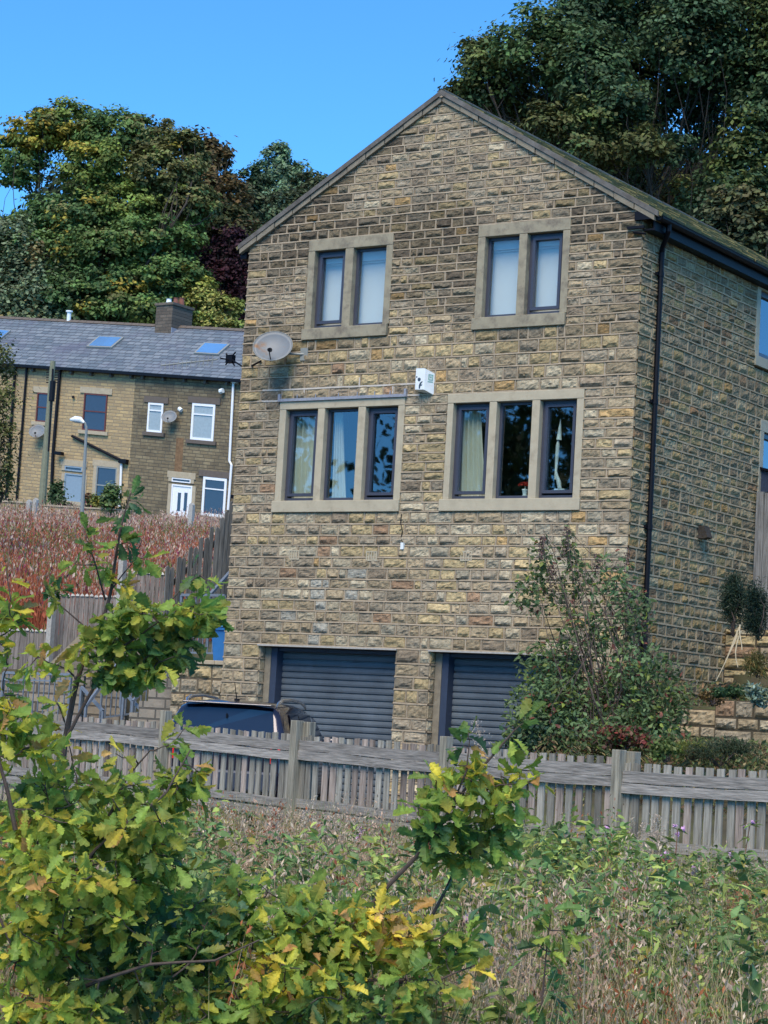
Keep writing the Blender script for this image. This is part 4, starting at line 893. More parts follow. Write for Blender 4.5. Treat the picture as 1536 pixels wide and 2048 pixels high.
for zz in (2.5, .9): mb = MB(); mb.box(HW+.04, HW+1.4, 4.19, 4.23, zz, zz+.11, (.2, .19, .17)); mb.build('rail', M['wood'], gt)
mb = MB(); q = hx(1524, 930, HW); cn = thing('porch_canopy', 'dark blue sloping canopy over the side door at right edge', 'canopy', (HW+.3, 4.8, 3.3))
mb.prism([(HW+.01, 4.36, 2.9), (HW+.01, 4.36, 3.25), (HW+.75, 4.36, 3.05), (HW+.75, 4.36, 2.9)], (0, 1.1, 0)); mb.build('panel', M['shutter_dark'], cn)
mb = MB(); mb.prism([(HW+.0, 4.3, 3.26), (HW+.82, 4.3, 3.05), (HW+.82, 4.3, 3.09), (HW+.0, 4.3, 3.30)], (0, 1.25, 0)); mb.build('roof', M['black'], cn)

# ---------------------------------------------------------------- near fence
nf = thing('wooden_fence', 'long grey weathered picket fence running across in front of the driveway', 'fence', (6.3, -6.6, -2.6))
F0 = CAM+27.5*FW-2.53*_r0; F0 = np.array([F0[0], F0[1], 0]); F1 = CAM+(27.5-1.713)*FW+(-2.53+1.68)*_r0; FD = np.array([F1[0]-F0[0], F1[1]-F0[1], 0]); PL = np.linalg.norm(FD); FD /= PL
FN = np.array([FD[1], -FD[0], 0]); FN = FN if FN@np.array([0, -1, 0]) > 0 else -FN
def ftop(i): return {-2: -1.20, -1: -1.21, 0: -1.235, 1: -1.27, 2: -1.29, 3: -1.30, 4: -1.36}.get(i, -1.25)
rr = rng(9); npk = 0
for i in range(-2, 5):
    p = F0+FD*PL*i; q = p+FD*PL; za = ftop(i); zb = ftop(i+1)+(.03 if i == 3 else 0)
    if i == 3: za -= .05
    # post
    g_ = .24+.05*rr.random(); pc = np.array((g_*1.06, g_, g_*.80)); pz = {0: -1.05, 1: -1.08, 2: -1.16, 3: -1.19}.get(i, -1.15)
    mb = MB(); mb.obox(p+FN*.02+(0, 0, (pz-2.9)/2), FD, FN, (0, 0, 1), .052, .055, (pz+2.9)/2, pc); mb.build('post', M['wood'], nf, bevel=.006)
    if i in (1, 3): mb = MB(); mb.obox(p-FN*.09+FD*.09+(0, 0, (pz-2.9)/2), FD, FN, (0, 0, 1), .06, .05, (pz+2.88)/2, pc*.9); mb.build('post', M['wood'], nf, bevel=.006)
    a = p+FD*.055; b = q-FD*.055
    for (dz, h, off, cc) in ((-.10, .115, .020, .22), (-.215, .10, .032, .26), (-.76, .10, .020, .25), (-.88, .095, .026, .24)):
        mb = MB(); n = 12; t = np.linspace(0, 1, n); g_ = cc*(.85+.3*rr.random())
        ctr = a[None]+(b-a)[None]*t[:, None]; zz = (za+(zb-za)*t+dz)+.008*np.sin(t*5+i); lo = zz-h/2+.016*(noise(t*11, t*0+i+dz*7, 3)-.5); hi = zz+h/2+.012*(noise(t*9, t*0+i+dz*5, 4)-.5)
        V = []
        for (o_, z_) in ((off, lo), (off, hi), (off-.028, hi), (off-.028, lo)): V.append(np.stack([ctr[:, 0]+FN[0]*o_, ctr[:, 1]+FN[1]*o_, z_], 1))
        V = np.stack(V, 1).reshape(-1, 3); k = np.arange(4*n).reshape(n, 4); FF = []
        for j in range(4): jj = (j+1) % 4; FF.append(np.stack([k[:-1, j], k[1:, j], k[1:, jj], k[:-1, jj]], -1))
        FF = np.concatenate(FF); c = np.array((g_*1.12, g_*1.06, g_*.98)); mb.add(V, FF, c)
        mb.add(V[[0, 1, 2, 3, -4, -3, -2, -1]], [(0, 1, 2, 3), (7, 6, 5, 4)], c); mb.build('rail', M['wood_h'], nf)
    n = 18; s = .07; endp = MB() if i in (-2, 4) else None
    while s < PL-.06:
        c0 = p+FD*(s+.008*rr.normal())-FN*.018; k = s/PL; zt = za+(zb-za)*k+.015+.022*rr.random(); g_ = (.25+.10*rr.random())*(1 if rr.random() < .8 else .7); c = np.array((g_*(1.04+.16*(rr.random() < .35)), g_, g_*.86))*(.62 if rr.random() < .2 else 1)
        w_ = .078+.012*rr.random(); lean = .006*rr.normal()
        mb = endp if endp is not None else MB(); hw = w_/2; N2 = 7; tz = np.linspace(0, 1, N2); zz = -2.62+(zt+2.62)*tz
        ex = lambda sd: .003*(noise(tz*6, tz*0+s*9+sd, 2)-.5)
        L1 = c0[None]+FD[None]*(-hw+lean*tz+ex(1))[:, None]; R1 = c0[None]+FD[None]*(hw+lean*tz+ex(2))[:, None]
        L1[:, 2] = zz; R1[:, 2] = zz+.006*rr.normal(); V = np.stack([L1, R1, R1-FN*.016, L1-FN*.016], 1).reshape(-1, 3)
        kk = np.arange(4*N2).reshape(N2, 4); FF = np.concatenate([np.stack([kk[:-1, j], kk[:-1, (j+1) % 4], kk[1:, (j+1) % 4], kk[1:, j]], -1) for j in range(4)])
        mb.add(V, FF, c); mb.add(V[-4:], [(0, 1, 2, 3)], c*1.1); s += .128
        if endp is None: mb.build('picket', M['wood'], nf); npk += 1
    if endp is not None: endp.build('picket_row', M['wood'], nf)['kind'] = 'stuff'
print('near pickets', npk)

# ---------------------------------------------------------------- car (rear three quarter, mostly behind the fence)
CA = math.radians(24); cfw = np.array([-math.sin(CA), math.cos(CA), 0]); crt = np.array([math.cos(CA), math.sin(CA), 0])
cc0 = at(447, 1480, 28.7); cgz = -2.40; CO = np.array([cc0[0], cc0[1], cgz])
car = thing('parked_car', 'dark blue car with silver roof rails parked behind the fence by the left garage', 'car', CO)
def cp(u, v, z): return CO+crt*u+cfw*v+np.array([0, 0, z])
def loft(mb, sta, mirror=True, mi=0):
    """sta: list of (v, [(u,z)...]) half sections from bottom to top centre"""
    V = []; m = len(sta[0][1])
    for v, sec in sta:
        full = [(u, z) for u, z in sec]+[(-u, z) for u, z in sec[::-1]]
        V += [cp(u, v+0, z) for u, z in full]
    n = 2*m; F = []
    for i in range(len(sta)-1):
        for j in range(n): k = (j+1) % n; F.append((i*n+j, i*n+k, (i+1)*n+k, (i+1)*n+j))
    V = np.array(V); mb.add(V, F); mb.add(V[:n], [list(range(n))[::-1]]); mb.add(V[-n:], [list(range(n))])
body = MB()
def bs(w_, zw, zb=.22): return [(w_*.86, zb), (w_*.98, zb+.12), (w_, .55), (w_*.985, zw-.12), (w_*.93, zw), (w_*.5, zw+.02), (.05, zw+.025)]
loft(body, [(.0, bs(.76, .90, .34)), (.06, bs(.84, .98, .28)), (.35, bs(.875, 1.0)), (1.2, bs(.885, .98)), (2.4, bs(.885, .97)), (3.1, bs(.87, .95)), (3.75, bs(.82, .84)), (4.05, bs(.72, .72, .26)), (4.15, bs(.6, .6, .34))])
bo = body.build('body', M['car'], car, smooth=True)
cab = MB()
def cs(w0, w1, z0, z1): return [(w0, z0), (w0*.985, z0+.1), (w1+.06, z1-.14), (w1+.01, z1-.05), (w1-.08, z1-.008), (w1*.5, z1+.012), (.04, z1+.018)]
loft(cab, [(.07, cs(.80, .78, .93, .98)), (.17, cs(.80, .69, .93, 1.34)), (.24, cs(.80, .655, .93, 1.46)), (.32, cs(.81, .65, .93, 1.495)), (.9, cs(.82, .655, .93, 1.53)), (1.6, cs(.825, .65, .93, 1.53)), (2.2, cs(.82, .63, .93, 1.485)), (2.62, cs(.81, .66, .93, 1.30)), (3.1, cs(.79, .74, .93, .97))])
cab.build('cabin', M['car'], car, smooth=True)
mb = MB()      # rear screen
mb.add([cp(-.66, .055, 1.02), cp(.66, .055, 1.02), cp(.60, .165, 1.415), cp(.3, .150, 1.43), cp(-.3, .150, 1.43), cp(-.60, .165, 1.415)], [(0, 1, 2, 3), (0, 3, 4, 5)])
mb.build('rear_window', M['carglass'], car)
for sd in (-1, 1):
    mb = MB(); 
    for (v0, v1, t0, t1, a_) in ((.55, 1.16, .62, 1.16, 0), (1.24, 2.05, 1.24, 2.0, 0), (2.12, 2.75, 2.08, 2.42, 0)):
        ztop = 1.40 if v1 < 2.1 else 1.33
        mb.add([cp(sd*.826, v0, 1.0), cp(sd*.832, v1, 1.0), cp(sd*.725, t1, ztop), cp(sd*.722, t0, 1.40)], [(0, 1, 2, 3)])
    mb.build('side_window', M['carglass'], car)
    mb = MB(); P_ = [cp(sd*.61, .34, 1.475), cp(sd*.62, .42, 1.53), cp(sd*.62, .6, 1.565), cp(sd*.615, 1.2, 1.59), cp(sd*.605, 1.9, 1.57), cp(sd*.60, 2.2, 1.525), cp(sd*.60, 2.3, 1.485)]
    mb.tube(P_, [.012, .026, .024, .022, .022, .022, .012], 8); mb.build('roof_rail', M['chrome'], car, smooth=True)
    mb = MB(); mb.add([cp(sd*.60, -.012, .74), cp(sd*.80, .02, .74), cp(sd*.815, .02, .95), cp(sd*.64, -.008, .95), cp(sd*.86, .16, .78), cp(sd*.85, .14, .94)], [(0, 1, 2, 3), (1, 4, 5, 2)]); mb.build('tail_light', M['tail'], car)
    mb = MB(); mb.obox(cp(sd*.93, 2.75, 1.02), crt, cfw, (0, 0, 1), .09, .04, .07); mb.build('wing_mirror', M['car'], car, bevel=.02)
    for v in (.72, 3.2):
        mb = MB(); mb.tube([cp(sd*.70, v, .31), cp(sd*.885, v, .31)], .31, 20); wl = mb.build('wheel', M['rubber'], car)
        mb = MB(); mb.tube([cp(sd*.88, v, .31), cp(sd*.895, v, .31)], .19, 14); mb.build('hub_cap', M['chrome'], wl)
mb = MB(); mb.box(0, 0, 0, 0, 0, 0) if 0 else mb.obox(cp(0, -.03, .5), crt, cfw, (0, 0, 1), .74, .06, .13); mb.build('bumper', M['shutter_dark'], car, bevel=.03)
mb = MB(); mb.tube([cp(0, .62, 1.54), cp(0, .42, 1.78)], [.008, .004], 5); mb.obox(cp(0, .62, 1.55), crt, cfw, (0, 0, 1), .025, .05, .015); mb.build('aerial', M['black'], car)
mb = MB(); mb.obox(cp(0, .16, 1.49), crt, cfw, (0, 0, 1), .60, .10, .012); mb.build('spoiler', M['car'], car, bevel=.01)
mb = MB(); mb.tube([cp(.0, .1, 1.36), cp(.0, .1, 1.30)], .012, 5); mb.tube([cp(0, .035, 1.06), cp(-.38, .06, 1.16)], .012, 5); mb.build('wiper', M['black'], car)

# ---------------------------------------------------------------- vegetation
def frames(N_, r):
    N_ = N_/(np.linalg.norm(N_, axis=1)[:, None]+1e-9); a = r.normal(size=N_.shape); T = np.cross(N_, a); T /= np.linalg.norm(T, axis=1)[:, None]+1e-9
    return N_, T, np.cross(N_, T)
KITE = (np.array([(-.5, 0, 0), (0, -.32, .04), (.5, 0, 0), (0, .32, .04)]), np.array([(0, 1, 2, 3)]))
LANCE = (np.array([(0, 0, 0), (.3, -.12, .05), (.62, -.10, .03), (1, 0, -.12), (.62, .10, .03), (.3, .12, .05)]), np.array([(0, 1, 2, 3, 4, 5)]))
BLADE = (np.array([(0, -.5, 0), (0, .5, 0), (1, 0, 0), (1, 0, 0)]), np.array([(0, 1, 2, 2)]))
def oak_template():
    ts = np.array([0, .06, .14, .22, .30, .40, .48, .58, .66, .76, .84, .93, 1.0]); ws = np.array([.012, .02, .10, .17, .11, .26, .17, .37, .25, .35, .20, .20, .0])
    tl = ts-np.array([0, 0, .0, -.02, .03, -.03, .04, -.04, .04, -.04, .03, -.02, 0])
    V = []
    for t, w_, t2 in zip(ts, ws, tl):
        zc = -.22*t*t; V += [(t2, -w_, zc+.10*w_/.37), (t, 0, zc), (t2, w_, zc+.10*w_/.37)]
    V = np.array(V); V[:, 1] *= .82; F = []
    for i in range(len(ts)-1):
        a = 3*i; F += [(a, a+3, a+4, a+1), (a+1, a+4, a+5, a+2)]
    return V, np.array(F)
OAK = oak_template()
def scatter(mb, tmpl, P, S, N_, T, B, C_, wid=1.0, mi=0):
    tv, tf = tmpl; n = len(P); k = len(tv); S = np.broadcast_to(S, (n,)); wid = np.broadcast_to(wid, (n,))
    V = P[:, None]+S[:, None, None]*(tv[None, :, 0:1]*T[:, None]+wid[:, None, None]*tv[None, :, 1:2]*B[:, None]+tv[None, :, 2:3]*N_[:, None])
    F = (tf[None]+(np.arange(n)*k)[:, None, None]).reshape(-1, tf.shape[1]); C2 = np.repeat(C_, k, 0)
    mb.add(V.reshape(-1, 3), F, C2, mi); return mb
def branch(mb, a, b, r0, r1, r, n=7, sag=.12, seg=6):
    a = np.asarray(a, float); b = np.asarray(b, float); L_ = np.linalg.norm(b-a); t = np.linspace(0, 1, n)
    w1 = r.normal(size=3)*L_*sag; w2 = r.normal(size=3)*L_*sag*.4
    P_ = a+(b-a)*t[:, None]+w1*np.sin(np.pi*t)[:, None]+w2*np.sin(2*np.pi*t)[:, None]
    mb.tube(P_, r0+(r1-r0)*t**.8, seg, cap=False); return P_
def tree(name, label, cat, base, lobes, nleaf, lsize, cols, tr, seed, group=None, clump=.16, flat=.62, fork=None, tmat='leaf_far', perc=46, shell=(.55, 1.0), limb=1.0):
    """lobes: (px,py,depth,rx_px,ry_px[,colour index]) ellipsoids given where they stand"""
    r = rng(seed); base = np.asarray(base, float); root = thing(name, label, cat, base, group)
    cen = []; rad = []; ci = []
    for L_ in lobes:
        px, py, d, rx, ry = L_[:5]; cen.append(at(px, py, d)); rad.append(np.array([rx*d/FPX, max(rx, ry)*.85*d/FPX, ry*d/FPX])); ci.append(L_[5] if len(L_) > 5 else None)
    cen = np.array(cen); rad = np.array(rad); wts = rad[:, 0]*rad[:, 2]; wts = wts/wts.sum()
    Rm = np.stack([_r0, np.array([FWH[0], FWH[1], 0]), np.array([0, 0, 1.])])
    mb = MB(); mt = MB()
    top = cen.mean(0); fk = base+(top-base)*.45 if fork is None else np.asarray(fork, float); fk[:2] = base[:2]*.6+top[:2]*.4
    mt.tube([base-(0, 0, .5), base+(fk-base)*.5+r.normal(size=3)*.1, fk], [tr*1.25, tr, tr*.85], 10)
    for c, q, w_, cix in zip(cen, rad, wts, ci):
        P_ = branch(mt, fk, c, tr*.55*limb, tr*.18*limb, r, sag=.08)
        n = int(nleaf*w_); nc = max(3, int(n/perc)); u = r.normal(size=(nc, 3)); u /= np.linalg.norm(u, axis=1)[:, None]
        rr_ = shell[0]+(shell[1]-shell[0])*r.random(nc)**.6
        cl = (u*rr_[:, None]*q)@Rm+c
        rc = clump*q.mean()*(.6+.8*r.random(nc))+.02
        for k in range(0, nc, max(1, nc//9)): branch(mt, P_[min(len(P_)-1, 3+k % 4)], cl[k], tr*.16*limb, tr*.03, r, sag=.1, seg=4)
        cb = np.array(cols[cix] if cix is not None else cols[r.integers(len(cols))])
        pc = np.array([cb if r.random() < .78 else np.array(cols[r.integers(len(cols))]) for _ in range(nc)])*(.65+.7*r.random(nc))[:, None]
        cid = r.integers(nc, size=n); off = r.normal(size=(n, 3))*np.array([1, 1, flat])*rc[cid][:, None]*.75
        P2 = cl[cid]+off; N_ = u[cid]@Rm*.5+np.array([0, 0, .9])+r.normal(size=(n, 3))*.55+off/(rc[cid][:, None]+1e-6)*.4
        N_, T, B = frames(N_, r); C_ = pc[cid]*(.7+.6*r.random(n))[:, None]*(1+.06*r.normal(size=(n, 3)))
        scatter(mb, KITE, P2, lsize*(.6+.8*r.random(n)), N_, T, B, np.clip(C_, .004, 1))
    mb.build('crown', M[tmat], root); mt.build('trunk', M['bark'], root); return root
DG = [(.075, .125, .055), (.09, .15, .055), (.06, .11, .055), (.115, .155, .05), (.12, .135, .05)]
# big tree behind the house on the right
R_ = [(990, 150, 52, 95, 80), (1090, 90, 51, 100, 90), (1180, 130, 50, 90, 90), (1260, 70, 52, 120, 90), (1380, 60, 50, 110, 100), (1490, 90, 51, 100, 110), (1560, 180, 50, 100, 120), (1100, 210, 53, 130, 60),
      (1000, 235, 54, 80, 50), (1230, 215, 50, 90, 55), (1340, 190, 52, 100, 60), (1110, 290, 55, 110, 50), (1240, 330, 53, 130, 50), (1330, 385, 52, 120, 60), (1450, 400, 50, 110, 70), (1500, 300, 50, 80, 80), (1560, 420, 51, 90, 90), (1420, 250, 52, 60, 55),
      (1330, -60, 52, 180, 100), (1500, -60, 51, 150, 110), (1600, 40, 50, 120, 160), (1180, 20, 51, 80, 70), (1150, 265, 56, 110, 60), (1050, 275, 56, 70, 40), (1260, 275, 57, 100, 60), (1200, 370, 56, 70, 40), (1310, 440, 56, 100, 50), (1400, 340, 57, 90, 50), (1420, 140, 56, 90, 80), (1180, 180, 56, 100, 60), (1180, 300, 49, 75, 40), (1090, 250, 49, 60, 40), (1290, 290, 48.5, 60, 38), (1250, 200, 49, 60, 45), (1350, 300, 49, 45, 35), (1190, 240, 49, 60, 45), (1400, 480, 50, 90, 50), (1500, 510, 50, 90, 50), (930, 190, 52, 40, 40), (960, 105, 52, 45, 35)]
tree('broadleaf_tree', 'huge dark green tree towering behind the stone house on the right', 'tree', (at(1330, 500, 52)[0], at(1330, 500, 52)[1], 1.5), R_, 185000, .12, DG, .26, 101, clump=.24, perc=66, shell=(.2, 1.0), limb=.35)
tree('broadleaf_tree', 'smaller olive green tree behind the mossy eave at right edge', 'tree', (at(1480, 500, 44)[0], at(1480, 500, 44)[1], 1.5), [(1480, 410, 44, 60, 42), (1440, 440, 44, 50, 40), (1540, 440, 44, 60, 50), (1500, 480, 44, 80, 45)], 6000, .13, [(.10, .12, .045), (.08, .10, .05), (.12, .12, .05)], .14, 102, clump=.24)
# wooded skyline on the left, far behind the terrace
def gb(px, py, d): p = at(px, py, d); return (p[0], p[1], gz_(p[0], p[1]))
LG = [(.12, .20, .06), (.085, .155, .055), (.17, .23, .055), (.33, .28, .05), (.15, .16, .06)]
L1 = [(35, 320, 128, 55, 60, 0), (90, 270, 128, 80, 45, 3), (150, 250, 129, 90, 45, 2), (230, 270, 128, 90, 50, 0), (200, 340, 127, 90, 60, 2), (50, 455, 128, 80, 34, 0), (150, 430, 126, 100, 50, 1), (250, 420, 126, 90, 55, 2), (320, 350, 126, 80, 60, 4), (310, 280, 128, 80, 45, 4),
      (80, 510, 125, 110, 50, 0), (210, 500, 124, 110, 50, 0), (310, 480, 124, 90, 50, 0), (370, 410, 126, 70, 50, 4), (230, 575, 123, 110, 40, 1), (340, 560, 123, 90, 45, 0), (130, 600, 123, 110, 50, 1), (280, 625, 122, 120, 30, 0), (370, 310, 127, 45, 50, 4)]
tree('maple_tree', 'wide maple turning yellow at the top behind the terrace roofs', 'tree', gb(210, 700, 125), L1, 115000, .245, LG, .45, 103, clump=.17, flat=.5, perc=80, shell=(.4, 1), limb=.5)
tree('broadleaf_tree', 'bronze tinted round tree right of the yellow topped maple', 'tree', gb(420, 650, 134), [(395, 330, 134, 60, 70, 0), (420, 400, 133, 70, 70, 0), (445, 470, 132, 70, 70, 1), (400, 480, 132, 80, 60, 1), (460, 395, 134, 40, 50, 0), (430, 310, 134, 35, 35, 0), (420, 560, 131, 80, 60, 1)], 15000, .33, [(.13, .10, .045), (.07, .085, .035), (.10, .08, .04)], .4, 104, clump=.2)
tree('ash_tree', 'grey green drooping tree in front of the wood at far left', 'tree', gb(50, 700, 123), [(30, 520, 123, 70, 70, 0), (80, 570, 122, 70, 70, 0), (20, 600, 122, 70, 60, 0), (120, 625, 122, 60, 40, 1), (60, 650, 122, 90, 40, 0), (150, 600, 123, 40, 50, 1), (10, 470, 124, 50, 50, 0)], 14000, .26, [(.15, .20, .11), (.11, .155, .075), (.19, .16, .07)], .3, 105, clump=.2, flat=1.1)
tree('copper_beech', 'small purple leaved tree beside the left eave of the stone house', 'tree', gb(445, 650, 126), [(450, 520, 126, 55, 55), (430, 570, 126, 55, 50), (475, 570, 126, 50, 70), (460, 475, 126, 28, 35), (455, 620, 126, 60, 50)], 9000, .24, [(.055, .018, .025), (.035, .014, .022), (.08, .03, .035)], .2, 106, clump=.22)
tree('golden_shrub_tree', 'rounded yellow green bushy tree behind the chimney', 'tree', gb(425, 680, 122), [(420, 620, 122, 55, 50), (395, 600, 122, 38, 35), (450, 630, 122, 42, 42), (415, 575, 122, 30, 25), (430, 660, 122, 65, 35), (385, 650, 122, 30, 40)], 9000, .20, [(.26, .28, .06), (.20, .24, .06), (.32, .32, .09)], .16, 107, clump=.2)
tree('pine_tree', 'tall hazy green tree on the skyline left of the gable', 'tree', gb(560, 480, 190), [(553, 310, 190, 28, 28), (548, 350, 190, 45, 40), (560, 400, 189, 60, 55), (545, 450, 188, 70, 60), (600, 350, 190, 26, 26), (575, 300, 190, 12, 18)], 12000, .36, [(.17, .26, .15), (.14, .22, .13)], .35, 108, clump=.2, flat=1.0)
tree('broadleaf_tree', 'dark rounded skyline tree between the bronze tree and the gable', 'tree', gb(500, 480, 180), [(500, 370, 180, 42, 36), (520, 420, 179, 60, 50), (480, 440, 178, 40, 60), (620, 360, 185, 40, 26), (640, 400, 184, 50, 50), (500, 520, 176, 70, 80), (600, 440, 182, 60, 60)], 14000, .38, [(.06, .10, .05), (.05, .08, .05), (.08, .10, .05)], .35, 109, clump=.2)
tree('broadleaf_tree', 'deep green tree closing the wood behind the terrace chimney', 'tree', gb(330, 600, 140), [(300, 560, 141, 120, 90), (120, 560, 142, 130, 90), (420, 580, 140, 80, 80), (200, 420, 143, 140, 80), (40, 560, 142, 80, 90), (360, 460, 141, 80, 80)], 22000, .42, [(.035, .055, .025), (.045, .065, .03)], .5, 110, clump=.22)
tree('birch_tree', 'slender small leaved birch hanging over the terrace at left edge', 'tree', gb(-20, 1050, 62), [(5, 730, 62, 25, 40), (0, 800, 62, 30, 50), (8, 880, 62, 30, 45), (-5, 960, 62, 30, 50), (-50, 850, 62, 50, 120), (-30, 700, 62, 40, 60), (12, 940, 61, 14, 30)], 7000, .10, [(.11, .14, .045), (.14, .15, .05), (.07, .10, .04)], .11, 111, clump=.3, flat=1.1)
# trees across the road, mirrored in the lower windows
for i, (x, y, h, w_) in enumerate(((-24, -46, 11, 6), (-33, -40, 12, 6), (-15, -52, 11.5, 6), (-6, -58, 12.5, 6), (-42, -34, 12, 6), (-28, -60, 15, 7), (-45, -50, 16, 7), (4, -62, 12, 6))):
    rr = rng(300+i); root = thing('roadside_tree', 'dark tree behind the viewer, seen only mirrored in the windows', 'tree', (x, y, -3), 'trees behind the viewer'); mb = MB(); mt = MB(); n = 5200
    mt.tube([(x, y, -3.5), (x, y, h*.5)], [.35, .2], 8)
    cl = rr.normal(size=(60, 3)); cl /= np.linalg.norm(cl, axis=1)[:, None]; cl = cl*(.55+.4*rr.random((60, 1)))*np.array([w_, w_, (h+3)*.5])+np.array([x, y, h*.48])
    cid = rr.integers(60, size=n); P_ = cl[cid]+rr.normal(size=(n, 3))*1.0; N_, T, B = frames(rr.normal(size=(n, 3)), rr)
    scatter(mb, KITE, P_, .55*(.6+.6*rr.random(n)), N_, T, B, np.array((.05, .085, .03))*(.5+rr.random((n, 1)))); mb.build('crown', M['leaf_far'], root); mt.build('trunk', M['bark'], root)

# shrubs near the terrace
def bush(name, label, px, py, d, rx, ry, n, ls, cols, seed, cat='shrub', group=None, tmat='leaf', base=None, perc=22, flat=.9, lance=False, extra=()):
    p = at(px, py+ry, d); b = (p[0], p[1], base if base is not None else p[2]); return tree(name, label, cat, b, [(px, py, d, rx, ry)]+list(extra), n, ls, cols, .03, seed, group, clump=.34, flat=flat, tmat=tmat, perc=perc, shell=(.2, 1))
GN = [(.10, .15, .04), (.07, .12, .04), (.16, .19, .06)]
bush('shrub', 'green ivy like shrub climbing left of the grey blue terrace door', 112, 985, 99.5, 9, 25, 900, .16, GN, 201)
bush('shrub', 'red leaved pot shrub between the terrace door and window', 176, 996, 98, 11, 9, 500, .14, [(.30, .08, .06), (.18, .10, .05)], 202)
bush('shrub', 'yellow green pot shrub under the terrace window', 192, 1004, 97.5, 11, 12, 600, .14, [(.34, .32, .06), (.22, .26, .06)], 203)
bush('shrub', 'large pale leaved shrub before the terrace window and white drainpipe', 222, 996, 97, 16, 26, 1100, .18, [(.22, .28, .14), (.10, .16, .05)], 204)
for i, (px, py) in enumerate(((103, 1012), (122, 1008), (133, 1010), (178, 1011), (243, 1022))):
    p = at(px, py, 97.3); t = thing('plant_pot', ['dark tub under the ivy shrub', 'dark tub left of the terrace door', 'dark tub at the terrace door step', 'dark tub right of the terrace door step', 'dark tub at the foot of the white drainpipe'][i]+' on the garden wall', 'plant pot', p, 'tubs on the terrace garden wall')
    mb = MB(); mb.tube([p-np.array([0, 0, .28]), p], [.14, .2], 10); mb.build('pot', M['black'], t)
    mb = MB(); r = rng(400+i); n = 70; P_ = p+r.normal(size=(n, 3))*.15+(0, 0, .12); N_, T, B = frames(r.normal(size=(n, 3)), r); scatter(mb, KITE, P_, .13, N_, T, B, np.array((.07, .11, .04))*(.5+r.random((n, 1)))); mb.build('plant', M['leaf'], t)

# red willowherb bank below the terrace (nobody could count it)
r = rng(500); n = 20000
px = r.uniform(-60, 520, n); dd_ = 47+52*r.random(n)**.8
t_ = np.stack([CAM[0]+dd_*FWH[0]+(px-768)/FPX*dd_*_r0[0], CAM[1]+dd_*FWH[1]+(px-768)/FPX*dd_*_r0[1]], 1); gzv = ground_z(t_[:, 0], t_[:, 1])
patch = fbm(t_[:, 0]*.22, t_[:, 1]*.12, 9, 4); kind = r.random(n); h = (.55+.75*r.random(n))*(.65+.9*fbm(t_[:, 0]*.6+3, t_[:, 1]*.35, 41, 3))
redness = np.clip((patch-.36)*3.0, 0, 1)*sst(100, 84, dd_) if False else np.clip((patch-.22)*3.2, 0, 1)
redness = redness*(1-sst(80, 97, dd_)*.85)
isred = r.random(n) < redness*.85+.08
mb = MB(); up = np.tile([[0, 0, 1.]], (n, 1)); lean = np.stack([.10*r.normal(size=n), .10*r.normal(size=n), np.ones(n)], 1); lean /= np.linalg.norm(lean, axis=1)[:, None]
side = np.tile(_r0[None], (n, 1)); Nn_ = np.cross(lean, side)
base = np.stack([t_[:, 0], t_[:, 1], gzv-.05], 1)
cs_ = np.where(isred[:, None], np.array([[.34, .10, .06]]), np.array([[.44, .33, .24]]))*(.7+.6*r.random((n, 1)))
scatter(mb, BLADE, base, h, Nn_, lean, side, cs_, wid=.03)
gpatch = fbm(t_[:, 0]*.35+11, t_[:, 1]*.2, 55, 3)
for j in range(18):
    k = r.random(n); P_ = base+lean*(h*(.25+.75*k))[:, None]+r.normal(size=(n, 3))*np.array([.09, .09, .04])*(1.2-k)[:, None]
    c = np.where((isred&(k < .62+.55*r.random(n)))[:, None], np.array([[.36, .105, .065]])+np.array([[.12, .08, .03]])*r.random((n, 1)), np.array([[.48, .34, .27]])+np.array([[.14, .14, .11]])*r.random((n, 1)))
    c = np.where((r.random(n) < .08+.5*(gpatch > .6))[:, None], np.array([[.17, .19, .07]]), c); c = np.where((r.random(n) < .10)[:, None], np.array([[.24, .06, .10]]), c)
    N_, T, B = frames(r.normal(size=(n, 3))*.8+np.array([0, 0, .3]), r); T = T*.35+lean*.9; T /= np.linalg.norm(T, axis=1)[:, None]; B = np.cross(N_, T)
    scatter(mb, KITE, P_, (.05+.13*r.random(n)**1.6)*(1.1-.3*k), N_, T, B, c*(.5+.8*r.random((n, 1))), wid=.7)
o = mb.build('red_willowherb', M['dry']); tag(o, 'mass of red and pinkish brown willowherb covering the slope below the terrace', 'wild plants', kind='stuff')

# ---------------------------------------------------------------- plants between fence and house
bs_ = thing('rambling_shrub', 'large straggly green shrub in front of the right garage and house corner', 'shrub', (8.3, -2.2, -1.6))
r = rng(600); mb = MB(); mt = MB(); root0 = at(1205, 1500, 28.5)
masses = [(1190, 1410, 28.8, 150, 75, 2200), (1110, 1335, 29.2, 80, 60, 1000), (1280, 1345, 28.5, 80, 60, 850), (1195, 1270, 29, 85, 60, 620), (1090, 1420, 28.6, 80, 70, 1400), (1300, 1440, 28.2, 80, 60, 1100), (1150, 1170, 29.3, 40, 70, 260), (1080, 1130, 29.4, 35, 60, 180), (1225, 1170, 29, 50, 70, 260), (1135, 1100, 29.4, 14, 50, 110), (1270, 1230, 28.8, 40, 60, 260), (1070, 1190, 29.4, 55, 45, 240), (1230, 1470, 27.9, 160, 40, 900), (1050, 1470, 28.3, 50, 40, 380), (1350, 1400, 28.2, 40, 50, 240)]
